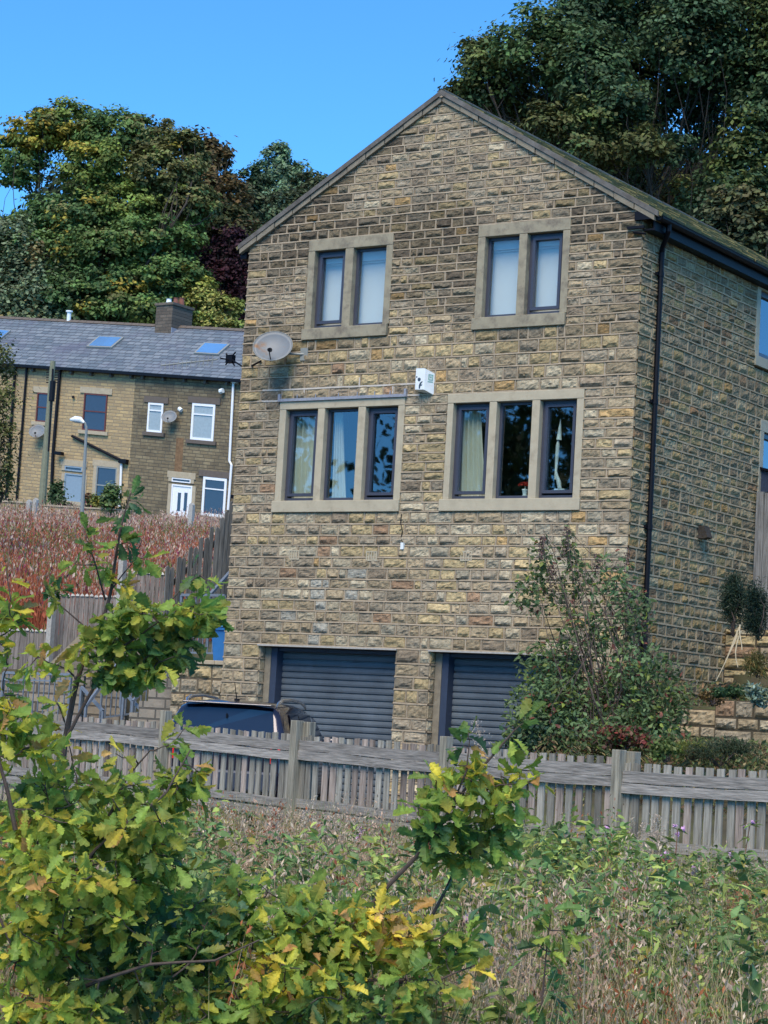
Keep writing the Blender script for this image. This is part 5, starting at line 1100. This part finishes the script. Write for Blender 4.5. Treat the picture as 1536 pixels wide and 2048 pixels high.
for (px, py, d, rx, ry, n) in masses:
    c = at(px, py, d); q = np.array([rx, 0, ry])*d/FPX
    u = r.normal(size=(n, 3)); u /= np.linalg.norm(u, axis=1)[:, None]; u *= r.random((n, 1))**.45
    P_ = c+u[:, :1]*q[0]*_r0+u[:, 1:2]*min(q[0], .6)*np.array([FWH[0], FWH[1], 0])+u[:, 2:]*q[2]*np.array([0, 0, 1.])
    N_, T, B = frames(r.normal(size=(n, 3))*.7+np.array([0, 0, .8])-FW*.3, r)
    tone = fbm(P_[:, 0]*2.2+P_[:, 1], P_[:, 2]*2.2, 3, 3)[:, None]; C_ = np.array([[.09, .155, .065]])*(1.4-tone)+np.array([[.10, .12, .03]])*tone*r.random((n, 1))
    C_ = np.where((r.random(n) < .05)[:, None], np.array([[.20, .07, .05]]), C_); C_ = np.where((r.random(n) < .06)[:, None], np.array([[.20, .26, .05]]), C_)
    scatter(mb, LANCE, P_, .085*(.6+.7*r.random(n)), N_, T, B, C_*(.7+.6*r.random((n, 1))), wid=1.9)
    for k in range(4 if ry < 60 else 6):
        e = c+r.normal(size=3)*.25*q[0]+np.array([0, 0, q[2]*(.3+.8*r.random())]); branch(mt, root0+r.normal(size=3)*.12*np.array([3, 3, 0]), e, .012, .003, r, n=9, sag=.10, seg=4)
# dried purple-brown flower spires on long stems
for (px, py, L_) in ((1135, 1050, 60), (1085, 1075, 45), (1255, 1100, 90), (1262, 1180, 60), (1195, 1110, 40), (1205, 1330, 90), (1170, 1400, 60), (1290, 1240, 50), (1105, 1130, 50)):
    n = 130; t = r.random(n); a = at(px, py, 29.2); b = at(px-4, py+L_, 29.2); P_ = a+(b-a)*t[:, None]+r.normal(size=(n, 3))*.035*(.4+t[:, None]); N_, T, B = frames(r.normal(size=(n, 3)), r)
    scatter(mb, KITE, P_, .035, N_, T, B, np.array([[.16, .10, .09]])*(.6+.8*r.random((n, 1)))); branch(mt, root0+r.normal(size=3)*.1, a, .01, .003, r, n=9, sag=.06, seg=4)
mb.build('foliage', M['leaf'], bs_); mt.build('stems', M['twig'], bs_)
def lowplant(name, label, px, py, d, rx, ry, n, ls, cols, seed, cat='shrub', tm=KITE, wid=1.0, up_=.7, group=None, spread=1.0):
    r = rng(seed); c = at(px, py, d); root = thing(name, label, cat, (c[0], c[1], c[2]-ry*d/FPX), group); q = np.array([rx, ry])*d/FPX
    sc_ = r.uniform(-.62, .62, (9, 3)); sr_ = r.uniform(.22, .5, 9); ci_ = r.integers(9, size=n); u = sc_[ci_]+r.normal(size=(n, 3))*sr_[ci_][:, None]*.62; u = np.clip(u, -1.25, 1.25)
    P_ = c+u[:, :1]*q[0]*_r0+u[:, 1:2]*q[0]*.7*np.array([FWH[0], FWH[1], 0])+u[:, 2:]*q[1]*np.array([0, 0, 1.])
    N_, T, B = frames(r.normal(size=(n, 3))*spread+np.array([0, 0, up_]), r); ca = np.array(cols); C_ = ca[r.integers(len(ca), size=n)]*(.6+.8*r.random((n, 1)))
    mb = MB(); scatter(mb, tm, P_, ls*(.6+.8*r.random(n)), N_, T, B, C_, wid=wid); mb.build('foliage', M['leaf'], root)
    mt = MB()
    for k in range(7): branch(mt, c+(0, 0, -q[1]*1.1), P_[k*11], .012, .004, r, n=5, seg=4)
    mt.build('stems', M['twig'], root); return root
lowplant('conifer_shrub', 'dark green feathery conifer against the side wall by the timber gate', 1470, 1205, 30.5, 26, 62, 3600, .075, [(.03, .06, .035), (.02, .045, .03), (.05, .075, .04)], 611, cat='shrub', tm=LANCE, wid=.5, up_=.2)
lowplant('conifer_shrub', 'dark bushy conifer at right edge above the upper stone wall', 1520, 1215, 30.2, 34, 60, 4200, .075, [(.025, .05, .035), (.02, .045, .03), (.05, .075, .04)], 612, tm=LANCE, wid=.5, up_=.2)
lowplant('heather_bush', 'low dark green heather mound in front of the lower garden wall', 1440, 1505, 26.2, 72, 26, 3800, .05, [(.06, .085, .04), (.04, .07, .035), (.09, .10, .05)], 613, tm=LANCE, wid=.7, up_=.4)
lowplant('moss_cushion', 'yellow green cushion plant beside the heather mound', 1385, 1500, 26.2, 40, 18, 1200, .04, [(.20, .22, .04), (.13, .16, .04)], 614, tm=LANCE, wid=.9)
lowplant('creeping_plant', 'low creeping green plant draped over the lower garden wall', 1470, 1385, 27.6, 50, 12, 1500, .045, [(.06, .12, .04), (.04, .09, .04)], 615)
lowplant('creeping_plant', 'pale blue green leafed plant at right edge on the lower garden wall', 1520, 1392, 27.2, 26, 20, 600, .07, [(.24, .34, .30), (.16, .24, .18), (.3, .34, .2)], 616, tm=LANCE, wid=1.6)
lowplant('dead_plant', 'brown withered plant hanging at the foot of the side wall', 1425, 1390, 28.8, 30, 18, 500, .05, [(.22, .15, .05), (.14, .09, .04)], 617)
lowplant('grass_tuft', 'orange brown grass tuft on the bank at right edge', 1515, 1330, 28.4, 24, 22, 700, .10, [(.22, .16, .05), (.14, .16, .05)], 618, tm=LANCE, wid=.4, up_=.1)
lowplant('garden_plant', 'red and green garden plant behind the fence below the big shrub', 1250, 1478, 26.8, 60, 24, 1300, .06, [(.26, .06, .05), (.10, .14, .04), (.16, .08, .05)], 619)
lowplant('garden_plant', 'leafy green plant behind the fence right of the third post', 1330, 1500, 26, 34, 22, 700, .06, [(.10, .16, .04), (.16, .2, .06)], 620)
lowplant('garden_plant', 'dark blue green bush behind the fence at the right garage door', 1085, 1478, 28.2, 70, 34, 2200, .07, [(.03, .07, .05), (.04, .09, .04)], 621)
# ragged overgrowth of the right hand garden (nobody could count it)
r = rng(655); n = 7000; gxy = np.stack([r.uniform(6.7, 11.2, n), r.uniform(-4.2, 3.2, n)], 1); keep = fbm(gxy[:, 0]*1.1, gxy[:, 1]*1.1, 12, 3)+.12*(gxy[:, 1] < -1) > .44; gxy = gxy[keep]; n = len(gxy); gzz = ground_z(gxy[:, 0], gxy[:, 1])
mb = MB()
for j in range(4):
    P_ = np.stack([gxy[:, 0]+r.normal(size=n)*.05, gxy[:, 1]+r.normal(size=n)*.05, gzz+r.random(n)**1.5*.34], 1); az = r.random(n)*6.283; T = np.stack([np.cos(az), np.sin(az), .5+.5*r.random(n)], 1); T /= np.linalg.norm(T, axis=1)[:, None]; N_ = r.normal(size=(n, 3))+(0, 0, .6); B = np.cross(N_, T); B /= np.linalg.norm(B, axis=1)[:, None]
    c = np.array([(.10, .15, .05), (.16, .19, .06), (.07, .11, .05), (.30, .24, .11), (.22, .13, .07)])[r.integers(5, size=n)]*(.6+.8*r.random((n, 1))); scatter(mb, LANCE, P_, .05+.09*r.random(n)**2, np.cross(T, B), T, B, c, wid=.5+1.1*r.random(n))
tag(mb.build('garden_overgrowth', M['leaf']), 'tangled low green and brown overgrowth round the right hand garden walls', 'ground cover', kind='stuff')
# dead pampas stems leaning on the side wall
mb = MB(); r = rng(640)
for (a, b) in (((1478, 1255), (1432, 1362)), ((1482, 1262), (1476, 1335)), ((1475, 1262), (1448, 1330)), ((1480, 1250), (1484, 1300))): branch(mb, at(*a, 29.9), at(*b, 29.6), .012, .006, r, n=6, sag=.03, seg=5)
o = mb.build('dead_stalks', mat('straw_stalk', (.42, .36, .24), .9, var=.2)); tag(o, 'pale dead stalks leaning against the side wall below the conifer', 'dead stalks')

# ---------------------------------------------------------------- foreground weeds
r = rng(700); n = 5500
dd_ = 9.2+16.3*r.random(n)**.75; px = r.uniform(-160, 1850, n)
XY = np.stack([CAM[0]+dd_*FWH[0]+(px-768)/FPX*dd_*_r0[0], CAM[1]+dd_*FWH[1]+(px-768)/FPX*dd_*_r0[1]], 1)
sd_ = (XY-F0[:2])@FN[:2]; ok = sd_ > .25; XY, dd_, px = XY[ok], dd_[ok], px[ok]; n = len(XY)
gzv = ground_z(XY[:, 0], XY[:, 1]); pt_ = fbm(XY[:, 0]*.8, XY[:, 1]*.8, 31, 3); kind = r.random(n)
green = np.clip((pt_-.40)*5+.75*(px > 960)*sst(12.5, 15.5, dd_)+.3*(px < 500)+.22, 0, 1)
dry = r.random(n) > green*.85+.08
h = np.where(dry, .45+.7*r.random(n)**1.5, .45+.6*r.random(n))*(.75+.5*fbm(XY[:, 0]*1.2, XY[:, 1]*1.2, 61, 2)); h = h*(1-.35*sst(18, 11, dd_)) if False else h
h = h*np.interp(dd_, [9, 13, 17, 20, 22, 25], [.8, .92, .98, .82, .60, .50]); h *= np.where(px > 1300, .85, 1)
base = np.stack([XY[:, 0], XY[:, 1], gzv-.05], 1)
lean = np.stack([.16*r.normal(size=n), .16*r.normal(size=n), np.ones(n)], 1); lean /= np.linalg.norm(lean, axis=1)[:, None]
ml = MB(); md = MB()
side = np.cross(lean, FW[None]); side /= np.linalg.norm(side, axis=1)[:, None]; Nn_ = np.cross(side, lean)
cs_ = np.where(dry[:, None], np.array([[.42, .33, .22]]), np.array([[.22, .17, .08]]))*(.6+.8*r.random((n, 1)))
scatter(md, BLADE, base, h, Nn_, lean, side, cs_, wid=.012/h)
tint = np.where((r.random(n) < .12)[:, None], np.array([[.30, .10, .06]]), np.where((r.random(n) < .4)[:, None], np.array([[.58, .47, .34]]), np.array([[.44, .31, .23]])))
rust = fbm(XY[:, 0]*.6+7, XY[:, 1]*.6, 77, 2); fl = r.random(n)
tint = np.where(((rust > .62)&(r.random(n) < .6))[:, None], np.array([[.36, .13, .06]]), tint)
wd = .018+.05*r.random(n)**1.5+.05*(r.random(n) < .10); k0 = .25+.35*r.random(n)
for j in range(58):      # plume like columns of seed fluff and withered leaves round each dry stem
    s_ = dry; m_ = s_.sum(); k = k0[s_]+(1.03-k0[s_])*r.random(m_); fat = np.sin(np.pi*np.clip((k-k0[s_])/(1.05-k0[s_]), 0, 1))**.5
    P_ = base[s_]+lean[s_]*(h[s_]*k)[:, None]+r.normal(size=(m_, 3))*(wd[s_]*(.35+fat))[:, None]*np.array([1, 1, .8])
    N_, T, B = frames(r.normal(size=(m_, 3)), r); T = T*.6+lean[s_]*.7; T /= np.linalg.norm(T, axis=1)[:, None]; B = np.cross(N_, T)
    c = tint[s_]*(.55+.9*r.random((m_, 1))); c = np.where((fl[s_] < .3)[:, None], c*.5+np.array([[.22, .19, .15]]), c)
    scatter(md, KITE, P_, (.014+.034*r.random(m_)**1.5), N_, T, B, c, wid=.6)
for j in range(5):      # a few larger curled dead leaves
    s_ = dry&(r.random(n) < .5); m_ = s_.sum(); k = .1+.5*r.random(m_); P_ = base[s_]+lean[s_]*(h[s_]*k)[:, None]; N_, T, B = frames(r.normal(size=(m_, 3))+(0, 0, .5), r)
    scatter(md, LANCE, P_, .05+.05*r.random(m_), N_, T, B, tint[s_]*(.5+.6*r.random((m_, 1))), wid=.9)
gt_ = np.where((r.random(n) < .4)[:, None], np.array([[.32, .40, .10]]), np.array([[.14, .24, .08]]))*(.75+.6*r.random((n, 1))); gs_ = .6+1.0*r.random(n)**1.5; wl_ = np.where(r.random(n) < .5, 2.1, 1.1)
for j in range(22):
    s_ = ~dry; m_ = s_.sum(); k = r.random(m_)**.7; b_ = base[s_]+lean[s_]*(h[s_]*(.15+.88*k))[:, None]
    az = r.random(m_)*6.283; T = np.stack([np.cos(az), np.sin(az), .55*r.normal(size=m_)-.05], 1); T /= np.linalg.norm(T, axis=1)[:, None]
    N_ = np.array([0, 0, 1.])+.5*r.normal(size=(m_, 3)); B = np.cross(N_, T); B /= np.linalg.norm(B, axis=1)[:, None]; N_ = np.cross(T, B)
    c = gt_[s_]*(.6+.8*r.random((m_, 1))); c = np.where((r.random(m_) < .06)[:, None], np.array([[.34, .30, .06]]), c)
    scatter(ml, LANCE, b_, (.05+.055*r.random(m_))*gs_[s_], N_, T, B, c, wid=wl_[s_])
# grass blades
m_ = 26000; q = r.integers(n, size=m_); P_ = base[q]+r.normal(size=(m_, 3))*np.array([.16, .16, 0]); az = r.random(m_)*6.283
T = np.stack([.4*np.cos(az), .4*np.sin(az), np.ones(m_)], 1); T /= np.linalg.norm(T, axis=1)[:, None]; N_, _, _ = frames(r.normal(size=(m_, 3)), r); B = np.cross(N_, T); B /= np.linalg.norm(B, axis=1)[:, None]
c = np.where((r.random(m_) < .6)[:, None], np.array([[.42, .36, .20]]), np.array([[.16, .20, .07]]))*(.6+.7*r.random((m_, 1)))
L_ = .35+.55*r.random(m_); scatter(md, BLADE, P_, L_, np.cross(T, B), T, B, c, wid=.010/L_)
o = ml.build('leafy_weeds', M['leaf']); tag(o, 'tangle of green leafy weeds covering the ground below the fence', 'weeds', kind='stuff')
o = md.build('dry_weeds', M['dry']); tag(o, 'tan and brown dried weeds and grass covering the ground below the fence', 'weeds', kind='stuff')
# a few pale feathery seeded willowherb stands, each a plant one can point at
stands = [(1400, 1745, 17.5, .9, 'tall pale feathery seeded stand at lower right'), (1210, 1780, 15.5, .8, 'curly topped pale seeded stand in the middle of the green patch'), (1310, 1640, 20.5, .7, 'pinkish seeded stand right of the third fence post'), (620, 1640, 21.5, .6, 'tan seeded stand at the foot of the second fence post'), (660, 1650, 21, .6, 'pinkish tan seeded stand right of the second fence post foot'), (545, 1640, 21, .6, 'pinkish tan seeded stand left of the second fence post foot'), (950, 1440, 23.2, .95, 'slim pale seeded stalk rising above the fence before the right garage'), (1490, 1780, 15, .8, 'orange brown seeded stand at the right edge'), (1000, 1900, 12, .7, 'pale wispy stand right of the leaning oak'), (1240, 1850, 13.5, .8, 'brown seeded stand below the green patch')]
for i, (px, py, d, hh, lb) in enumerate(stands):
    r = rng(860+i); a = at(px, py, d); root = thing('seeded_willowherb', lb, 'wildflower', (a[0], a[1], gz_(a[0], a[1])), 'pale seeded stands among the weeds'); mt = MB(); ml = MB()
    for k in range(1 if i == 6 else 4):
        t0 = a+r.normal(size=3)*np.array([.09, .09, .07])*(0 if i == 6 else 1); b0 = np.array([t0[0]+.06*r.normal(), t0[1]+.06*r.normal(), gz_(a[0], a[1])-.05]); P_ = branch(mt, b0, t0, .006, .002, r, n=9, sag=.04, seg=5)
        m_ = 520; q = r.random(m_); kk = .45+.55*q; ii_ = np.clip((kk*8).astype(int), 0, 7); f_ = (kk*8-ii_)[:, None]; Q_ = P_[ii_]*(1-f_)+P_[ii_+1]*f_; Q_ = Q_+r.normal(size=(m_, 3))*(.012+.038*np.sin(np.pi*q))[:, None]
        N_, T, B = frames(r.normal(size=(m_, 3)), r); cc = np.array([[.55, .46, .38]]) if i not in (7,) else np.array([[.46, .22, .12]]); scatter(ml, KITE, Q_, .016+.03*r.random(m_)**2, N_, T, B, cc*(.5+.8*r.random((m_, 1))), wid=.35)
    mt.build('stem', bpy.data.materials.get('straw_stalk'), root); ml.build('seed_plume', M['dry'], root)
# pink flowered balsam plants
bal = [(1253, 1700, 20.5, 'against the third fence post'), (1215, 1655, 21, 'left of the third fence post'), (1145, 1755, 18, 'below the third fence post, leaning left'), (1355, 1660, 20.5, 'in front of the right fence panel'), (1330, 1710, 18.5, 'below the right fence panel'), (1390, 1735, 18, 'under the fence bottom rail at right'), (1470, 1710, 18.5, 'tallest near the right edge'),
       (1325, 1815, 15.5, 'in the middle of the green patch'), (1275, 1895, 13.5, 'lowest of the pink flowered plants'), (1040, 1845, 14.5, 'left of the green patch'), (1185, 1700, 19.5, 'in front of the fence left of third post'), (720, 1665, 20, 'beneath the fence between the second and third posts'), (410, 1665, 18, 'beside the leafy oak at left'), (930, 1845, 13.5, 'in front of the leaning oak branch'), (1500, 1650, 20, 'at right edge before the fence')]
for i, (px, py, d, lb) in enumerate(bal):
    r = rng(800+i); a = at(px, py, d); b = np.array([a[0]+.05*r.normal(), a[1]+.05*r.normal(), gz_(a[0], a[1])]); root = thing('balsam_plant', 'pink flowered balsam '+lb, 'wildflower', b, 'pink balsam plants among the weeds')
    mt = MB(); P_ = branch(mt, b-(0, 0, .1), a, .008, .004, r, n=8, sag=.03, seg=5); mt.build('stem', mat('red_stem', (.22, .09, .05), .6) if i == 0 else bpy.data.materials['red_stem'], root)
    n = 34; k = r.integers(2, 8, size=n); Q_ = P_[k]; az = r.random(n)*6.283; T = np.stack([np.cos(az), np.sin(az), .2*r.normal(size=n)], 1); T /= np.linalg.norm(T, axis=1)[:, None]; N_ = np.array([0, 0, 1.])+.4*r.normal(size=(n, 3)); B = np.cross(N_, T); B /= np.linalg.norm(B, axis=1)[:, None]
    ml = MB(); scatter(ml, LANCE, Q_, .09+.05*r.random(n), np.cross(T, B), T, B, np.array([[.14, .22, .05]])*(.7+.6*r.random((n, 1)))); ml.build('leaves', M['leaf'], root)
    for f_ in range(3):
        c = a+r.normal(size=3)*np.array([.03, .03, .025]); fb = MB(); m2 = 9; N_, T, B = frames(r.normal(size=(m2, 3)), r); scatter(fb, KITE, c+r.normal(size=(m2, 3))*.009, .03, N_, T, B, np.ones((m2, 3)), wid=1.6); fb.build('flower', M['pink'], root)

# ---------------------------------------------------------------- foreground young oaks
def oak(label, stems, masses, loose, seed, size=.105, group='young oaks in the foreground'):
    """stems: list of polylines [(px,py,d)...] with start radius ; masses (px,py,d,rx,ry,nrosettes[,tone]); loose single rosettes"""
    r = rng(seed); mt = MB(); nodes = []
    b0 = at(*stems[0][0][0]); gzb = gz_(b0[0], b0[1]); root = thing('oak_sapling', label, 'oak sapling', (b0[0], b0[1], gzb), group)
    for pl_, ra, rb in stems:
        P_ = np.array([at(*q) for q in pl_]); t = np.linspace(0, len(P_)-1, len(P_)*5); i = np.clip(t.astype(int), 0, len(P_)-2); f_ = (t-i)[:, None]; Q_ = P_[i]*(1-f_)+P_[i+1]*f_
        Q_ = Q_+.006*np.stack([noise(t*1.7, t*0+seed+k, k)-.5 for k in range(3)], 1); 
        mt.tube(Q_, np.linspace(ra, rb, len(Q_)), 7, cap=True); nodes.append(Q_[len(Q_)//4:])
    nodes = np.concatenate(nodes); TP = []; TN = []; tones = []
    for m_ in list(masses)+[(x, y, d, 4, 4, 1, tn) for (x, y, d, tn) in loose]:
        px, py, d, rx, ry, nr = m_[:6]; tn = m_[6] if len(m_) > 6 else 0; c = at(px, py, d)
        for k in range(nr):
            u = r.normal(size=3); u /= np.linalg.norm(u); u *= r.random()**.42; p = c+u[0]*rx*d/FPX*_r0+u[1]*min(rx*d/FPX, .7)*np.array([FWH[0], FWH[1], 0])+u[2]*ry*d/FPX*np.array([0, 0, 1.])
            TP.append(p); tones.append(tn)
    TP = np.array(TP); tips = []; dirs = []
    pool = nodes
    order = np.argsort([np.min(np.linalg.norm(nodes-p, axis=1)) for p in TP])
    for oi in order:
        p = TP[oi]; dv = np.linalg.norm(pool-p, axis=1)+.4*np.maximum(pool[:, 2]-p[2], 0); q = pool[np.argmin(dv)]; L_ = np.linalg.norm(p-q)
        P_ = branch(mt, q, p, .0035+.004*min(L_, 1), .0018, r, n=5, sag=.07, seg=5); pool = np.vstack([pool, P_[1:]]); dirs.append((oi, (P_[-1]-P_[-2])/np.linalg.norm(P_[-1]-P_[-2]), P_))
    ml = MB(); P3 = []; T3 = []; N3 = []; C3 = []; S3 = []
    for oi, dr, P_ in dirs:
        p = TP[oi]; tn = tones[oi]; nl = r.integers(5, 11); a0 = r.random()*6.28; yel = r.random(); age = r.random()
        for k in range(nl):
            az = a0+k*2.4+r.normal()*.3; s_ = np.cross(dr, [0, 0, 1.]); s_ /= np.linalg.norm(s_)+1e-6; u_ = np.cross(s_, dr)
            back = r.random()**1.6*min(.22, np.linalg.norm(P_[-1]-P_[0])*.8); o_ = p-dr*back+r.normal(size=3)*.012
            T = dr*(.55 if back < .04 else .2)+math.cos(az)*s_+math.sin(az)*u_*.75+np.array([0, 0, -.25])+.25*r.normal(size=3); T = T/np.linalg.norm(T)
            N_ = np.array([0, 0, 1.])*.9-FW*.35+dr*.3+.55*r.normal(size=3); B = np.cross(N_, T); B /= np.linalg.norm(B); N_ = np.cross(T, B)
            if tn == 0: base_ = [(.12, .20, .05), (.155, .235, .05), (.20, .26, .055), (.32, .33, .06), (.09, .15, .05)]; w_ = [3.4, 4, 3.4, 1.3+1.8*(yel > .75), 1.6]
            elif tn == 1: base_ = [(.20, .27, .05), (.33, .35, .055), (.46, .39, .055), (.14, .21, .05), (.36, .20, .08)]; w_ = [3.4, 2.4, 1.2, 3, .6]
            elif tn == 2: base_ = [(.06, .125, .05), (.08, .15, .045), (.12, .19, .05), (.055, .115, .07)]; w_ = [3, 3, 2, 1]
            else: base_ = [(.46, .38, .06), (.38, .22, .08), (.46, .30, .13), (.24, .27, .06)]; w_ = [3, 1.3, .8, 2]
            c = np.array(base_[r.choice(len(base_), p=np.array(w_)/sum(w_))])*(.8+.75*r.random())*np.array([1.12, 1.12, 1.0])*1.12
            P3.append(o_+T*.01); T3.append(T); N3.append(N_); C3.append(c); S3.append(size*(.45+.65*r.random()))
    P3, T3, N3, C3, S3 = map(np.array, (P3, T3, N3, C3, S3)); B3 = np.cross(N3, T3)
    k = len(OAK[0]); n = len(P3); tv = np.repeat(OAK[0][None], n, 0); curl = r.uniform(-1.2, 2.6, (n, 1)); tv = tv.copy(); tv[:, :, 2] *= curl; tv[:, :, 1] *= r.uniform(.8, 1.2, (n, 1)); tv[:, :, 2] += .05*np.sin(tv[:, :, 0]*9+r.random((n, 1))*6)*np.abs(tv[:, :, 1])*4
    V = P3[:, None]+S3[:, None, None]*(tv[:, :, 0:1]*T3[:, None]+tv[:, :, 1:2]*B3[:, None]+tv[:, :, 2:3]*N3[:, None])
    rib = 1+.25*(np.abs(OAK[0][:, 1]) < .001); tipy = OAK[0][:, 0][None, :, None]
    yl = (r.random((n, 1, 1)) < .35)*r.random((n, 1, 1)); Cv = C3[:, None]*rib[None, :, None]; Cv = Cv*(1-yl*tipy)+yl*tipy*np.array([.45, .36, .06])
    ml.add(V.reshape(-1, 3), (OAK[1][None]+(np.arange(n)*k)[:, None, None]).reshape(-1, 4), Cv.reshape(-1, 3))
    ml.build('crown', M['oak'], root); mt.tube([b0, (b0[0], b0[1], gzb-.1)], [stems[0][1], stems[0][1]*1.2], 7); mt.build('trunk', M['twig'], root)
    print('oak', n); return root
oak('tall young oak with thin bare top stem rising left of the stone house', [([(110, 1700, 10.4), (130, 1480, 10.4), (150, 1380, 10.4), (170, 1310, 10.4), (205, 1245, 10.4), (222, 1180, 10.4), (235, 1090, 10.4), (248, 1030, 10.4), (262, 985, 10.4)], .016, .003), ([(130, 1480, 10.3), (205, 1345, 10.3), (250, 1290, 10.2), (330, 1235, 10.1)], .009, .003), ([(210, 1200, 10.4), (192, 1130, 10.3), (172, 1075, 10.3)], .005, .002), ([(222, 1180, 10.4), (262, 1130, 10.5), (285, 1080, 10.5)], .004, .002), ([(230, 1220, 10.4), (330, 1215, 10.3), (370, 1170, 10.3), (400, 1150, 10.3)], .005, .002), ([(165, 1250, 10.4), (120, 1210, 10.4), (90, 1180, 10.4)], .004, .002)],
    [(290, 1290, 10.4, 95, 50, 22, 2), (240, 1235, 10.2, 60, 30, 10, 0), (340, 1225, 10.2, 90, 22, 14, 0), (215, 1300, 10.2, 45, 40, 9, 0), (235, 1350, 10.3, 50, 22, 6, 2), (60, 1330, 10.2, 40, 50, 4, 1), (350, 1290, 10.3, 70, 40, 12, 2), (300, 1330, 10.2, 60, 24, 8, 0), (420, 1210, 10.3, 30, 20, 3, 0)],
    [(262, 1000, 10.4, 2), (240, 1045, 10.4, 2), (175, 1070, 10.3, 0), (185, 1105, 10.3, 0), (150, 1130, 10.3, 0), (260, 1085, 10.4, 2), (290, 1120, 10.5, 0), (215, 1140, 10.4, 0), (95, 1175, 10.4, 2), (120, 1180, 10.4, 2), (390, 1150, 10.3, 2), (415, 1165, 10.3, 0), (250, 1165, 10.4, 3), (225, 1165, 10.4, 0), (430, 1240, 10.3, 0), (160, 1290, 10.3, 3), (110, 1205, 10.4, 0), (150, 1350, 10.3, 0)], 901)
oak('broad yellow green oak filling the lower left corner', [([(100, 2120, 9.0), (105, 1900, 9.0), (100, 1790, 9.0), (98, 1700, 9.0)], .018, .008), ([(105, 1980, 9.0), (180, 1720, 9.2), (250, 1560, 9.3), (300, 1500, 9.3)], .011, .003), ([(30, 1660, 8.8), (10, 1560, 8.8), (-20, 1450, 8.8)], .010, .005), ([(112, 2000, 8.9), (200, 1960, 8.8), (300, 1930, 8.8), (430, 1920, 8.8), (520, 1880, 8.8)], .010, .003), ([(100, 1800, 9.0), (200, 1690, 9.0), (330, 1590, 9.1), (380, 1500, 9.2)], .008, .003), ([(105, 2050, 9.0), (30, 1900, 8.7), (-40, 1750, 8.7)], .01, .004)],
    [(190, 1625, 9.2, 200, 80, 40, 0), (150, 1560, 9.2, 150, 50, 12, 0), (80, 1700, 8.9, 130, 110, 36, 1), (300, 1700, 9.1, 110, 90, 24, 0), (200, 1790, 9.0, 170, 80, 36, 0), (60, 1880, 8.8, 110, 100, 28, 1), (350, 1560, 9.3, 60, 50, 12, 0), (250, 1950, 9.1, 200, 100, 46, 2), (100, 2010, 8.7, 130, 60, 22, 1), (30, 1400, 8.9, 55, 60, 7, 1), (25, 1250, 8.9, 45, 60, 6, 1), (50, 1490, 8.9, 80, 40, 9, 1), (330, 1850, 9.2, 130, 80, 26, 2), (180, 1880, 9.4, 150, 90, 22, 2), (130, 1740, 8.5, 120, 60, 14, 1)],
    [(372, 1455, 9.3, 0), (395, 1540, 9.2, 1), (10, 1130, 8.9, 1), (230, 1510, 9.2, 3), (330, 1490, 9.3, 0), (130, 1440, 9.2, 3), (15, 1330, 8.9, 0), (115, 1405, 9.1, 1), (250, 1660, 8.9, 3), (90, 1750, 8.8, 3)], 902)
oak('leaning oak with bare forked branches in the lower middle', [([(560, 2120, 9.6), (690, 1880, 9.6), (760, 1790, 9.6), (830, 1715, 9.6), (900, 1620, 9.6), (960, 1540, 9.7), (1030, 1460, 9.7)], .014, .004), ([(760, 2060, 9.8), (845, 1870, 9.8), (895, 1775, 9.8), (925, 1700, 9.8), (945, 1600, 9.8)], .011, .003), ([(900, 1620, 9.6), (935, 1540, 9.6), (940, 1480, 9.6)], .006, .002), ([(640, 1970, 9.4), (760, 1960, 9.3), (880, 1960, 9.3), (950, 1930, 9.3)], .008, .003), ([(930, 1600, 9.7), (1000, 1570, 9.7), (1070, 1565, 9.7)], .005, .002)],
    [(900, 1615, 9.6, 80, 40, 13, 0), (860, 1665, 9.6, 50, 30, 9, 2), (985, 1560, 9.7, 95, 32, 11, 1), (900, 1720, 9.7, 55, 36, 7, 0), (1020, 1615, 9.7, 60, 36, 8, 0), (940, 1660, 9.7, 60, 30, 7, 2), (600, 1850, 9.4, 130, 65, 30, 0), (700, 1900, 9.4, 130, 80, 28, 1), (480, 1800, 9.5, 90, 50, 16, 0), (560, 1960, 9.2, 150, 100, 40, 1), (790, 1860, 9.5, 110, 50, 20, 3), (700, 2010, 9.2, 130, 60, 22, 2), (860, 1885, 9.4, 90, 50, 12, 0), (420, 1900, 9.3, 80, 90, 18, 2), (430, 2020, 9.0, 110, 50, 16, 0), (850, 1980, 9.2, 60, 36, 6, 0)],
    [(940, 1465, 9.6, 2), (925, 1490, 9.6, 2), (1045, 1445, 9.7, 2), (1020, 1480, 9.7, 0), (910, 1530, 9.6, 1), (970, 1520, 9.7, 3), (1075, 1560, 9.7, 1), (870, 1560, 9.6, 1), (950, 1940, 9.3, 3), (610, 1760, 9.5, 0), (1005, 1700, 9.7, 0), (660, 1790, 9.5, 2)], 903)
oak('small single stemmed oak seedling in the lower right weeds', [([(1075, 2110, 9.2), (1085, 2000, 9.2), (1092, 1920, 9.2), (1100, 1830, 9.2)], .006, .002)], [], [(1100, 1820, 9.2, 2), (1090, 1850, 9.2, 0), (1075, 1890, 9.2, 2), (1115, 1900, 9.2, 0), (1070, 2010, 9.2, 2), (1110, 1980, 9.2, 2), (1130, 1860, 9.2, 0)], 904)
for o in list(COL.objects):
    if o.type == 'MESH' and o.name.split('.')[0] in ('tmp',): bpy.data.objects.remove(o)
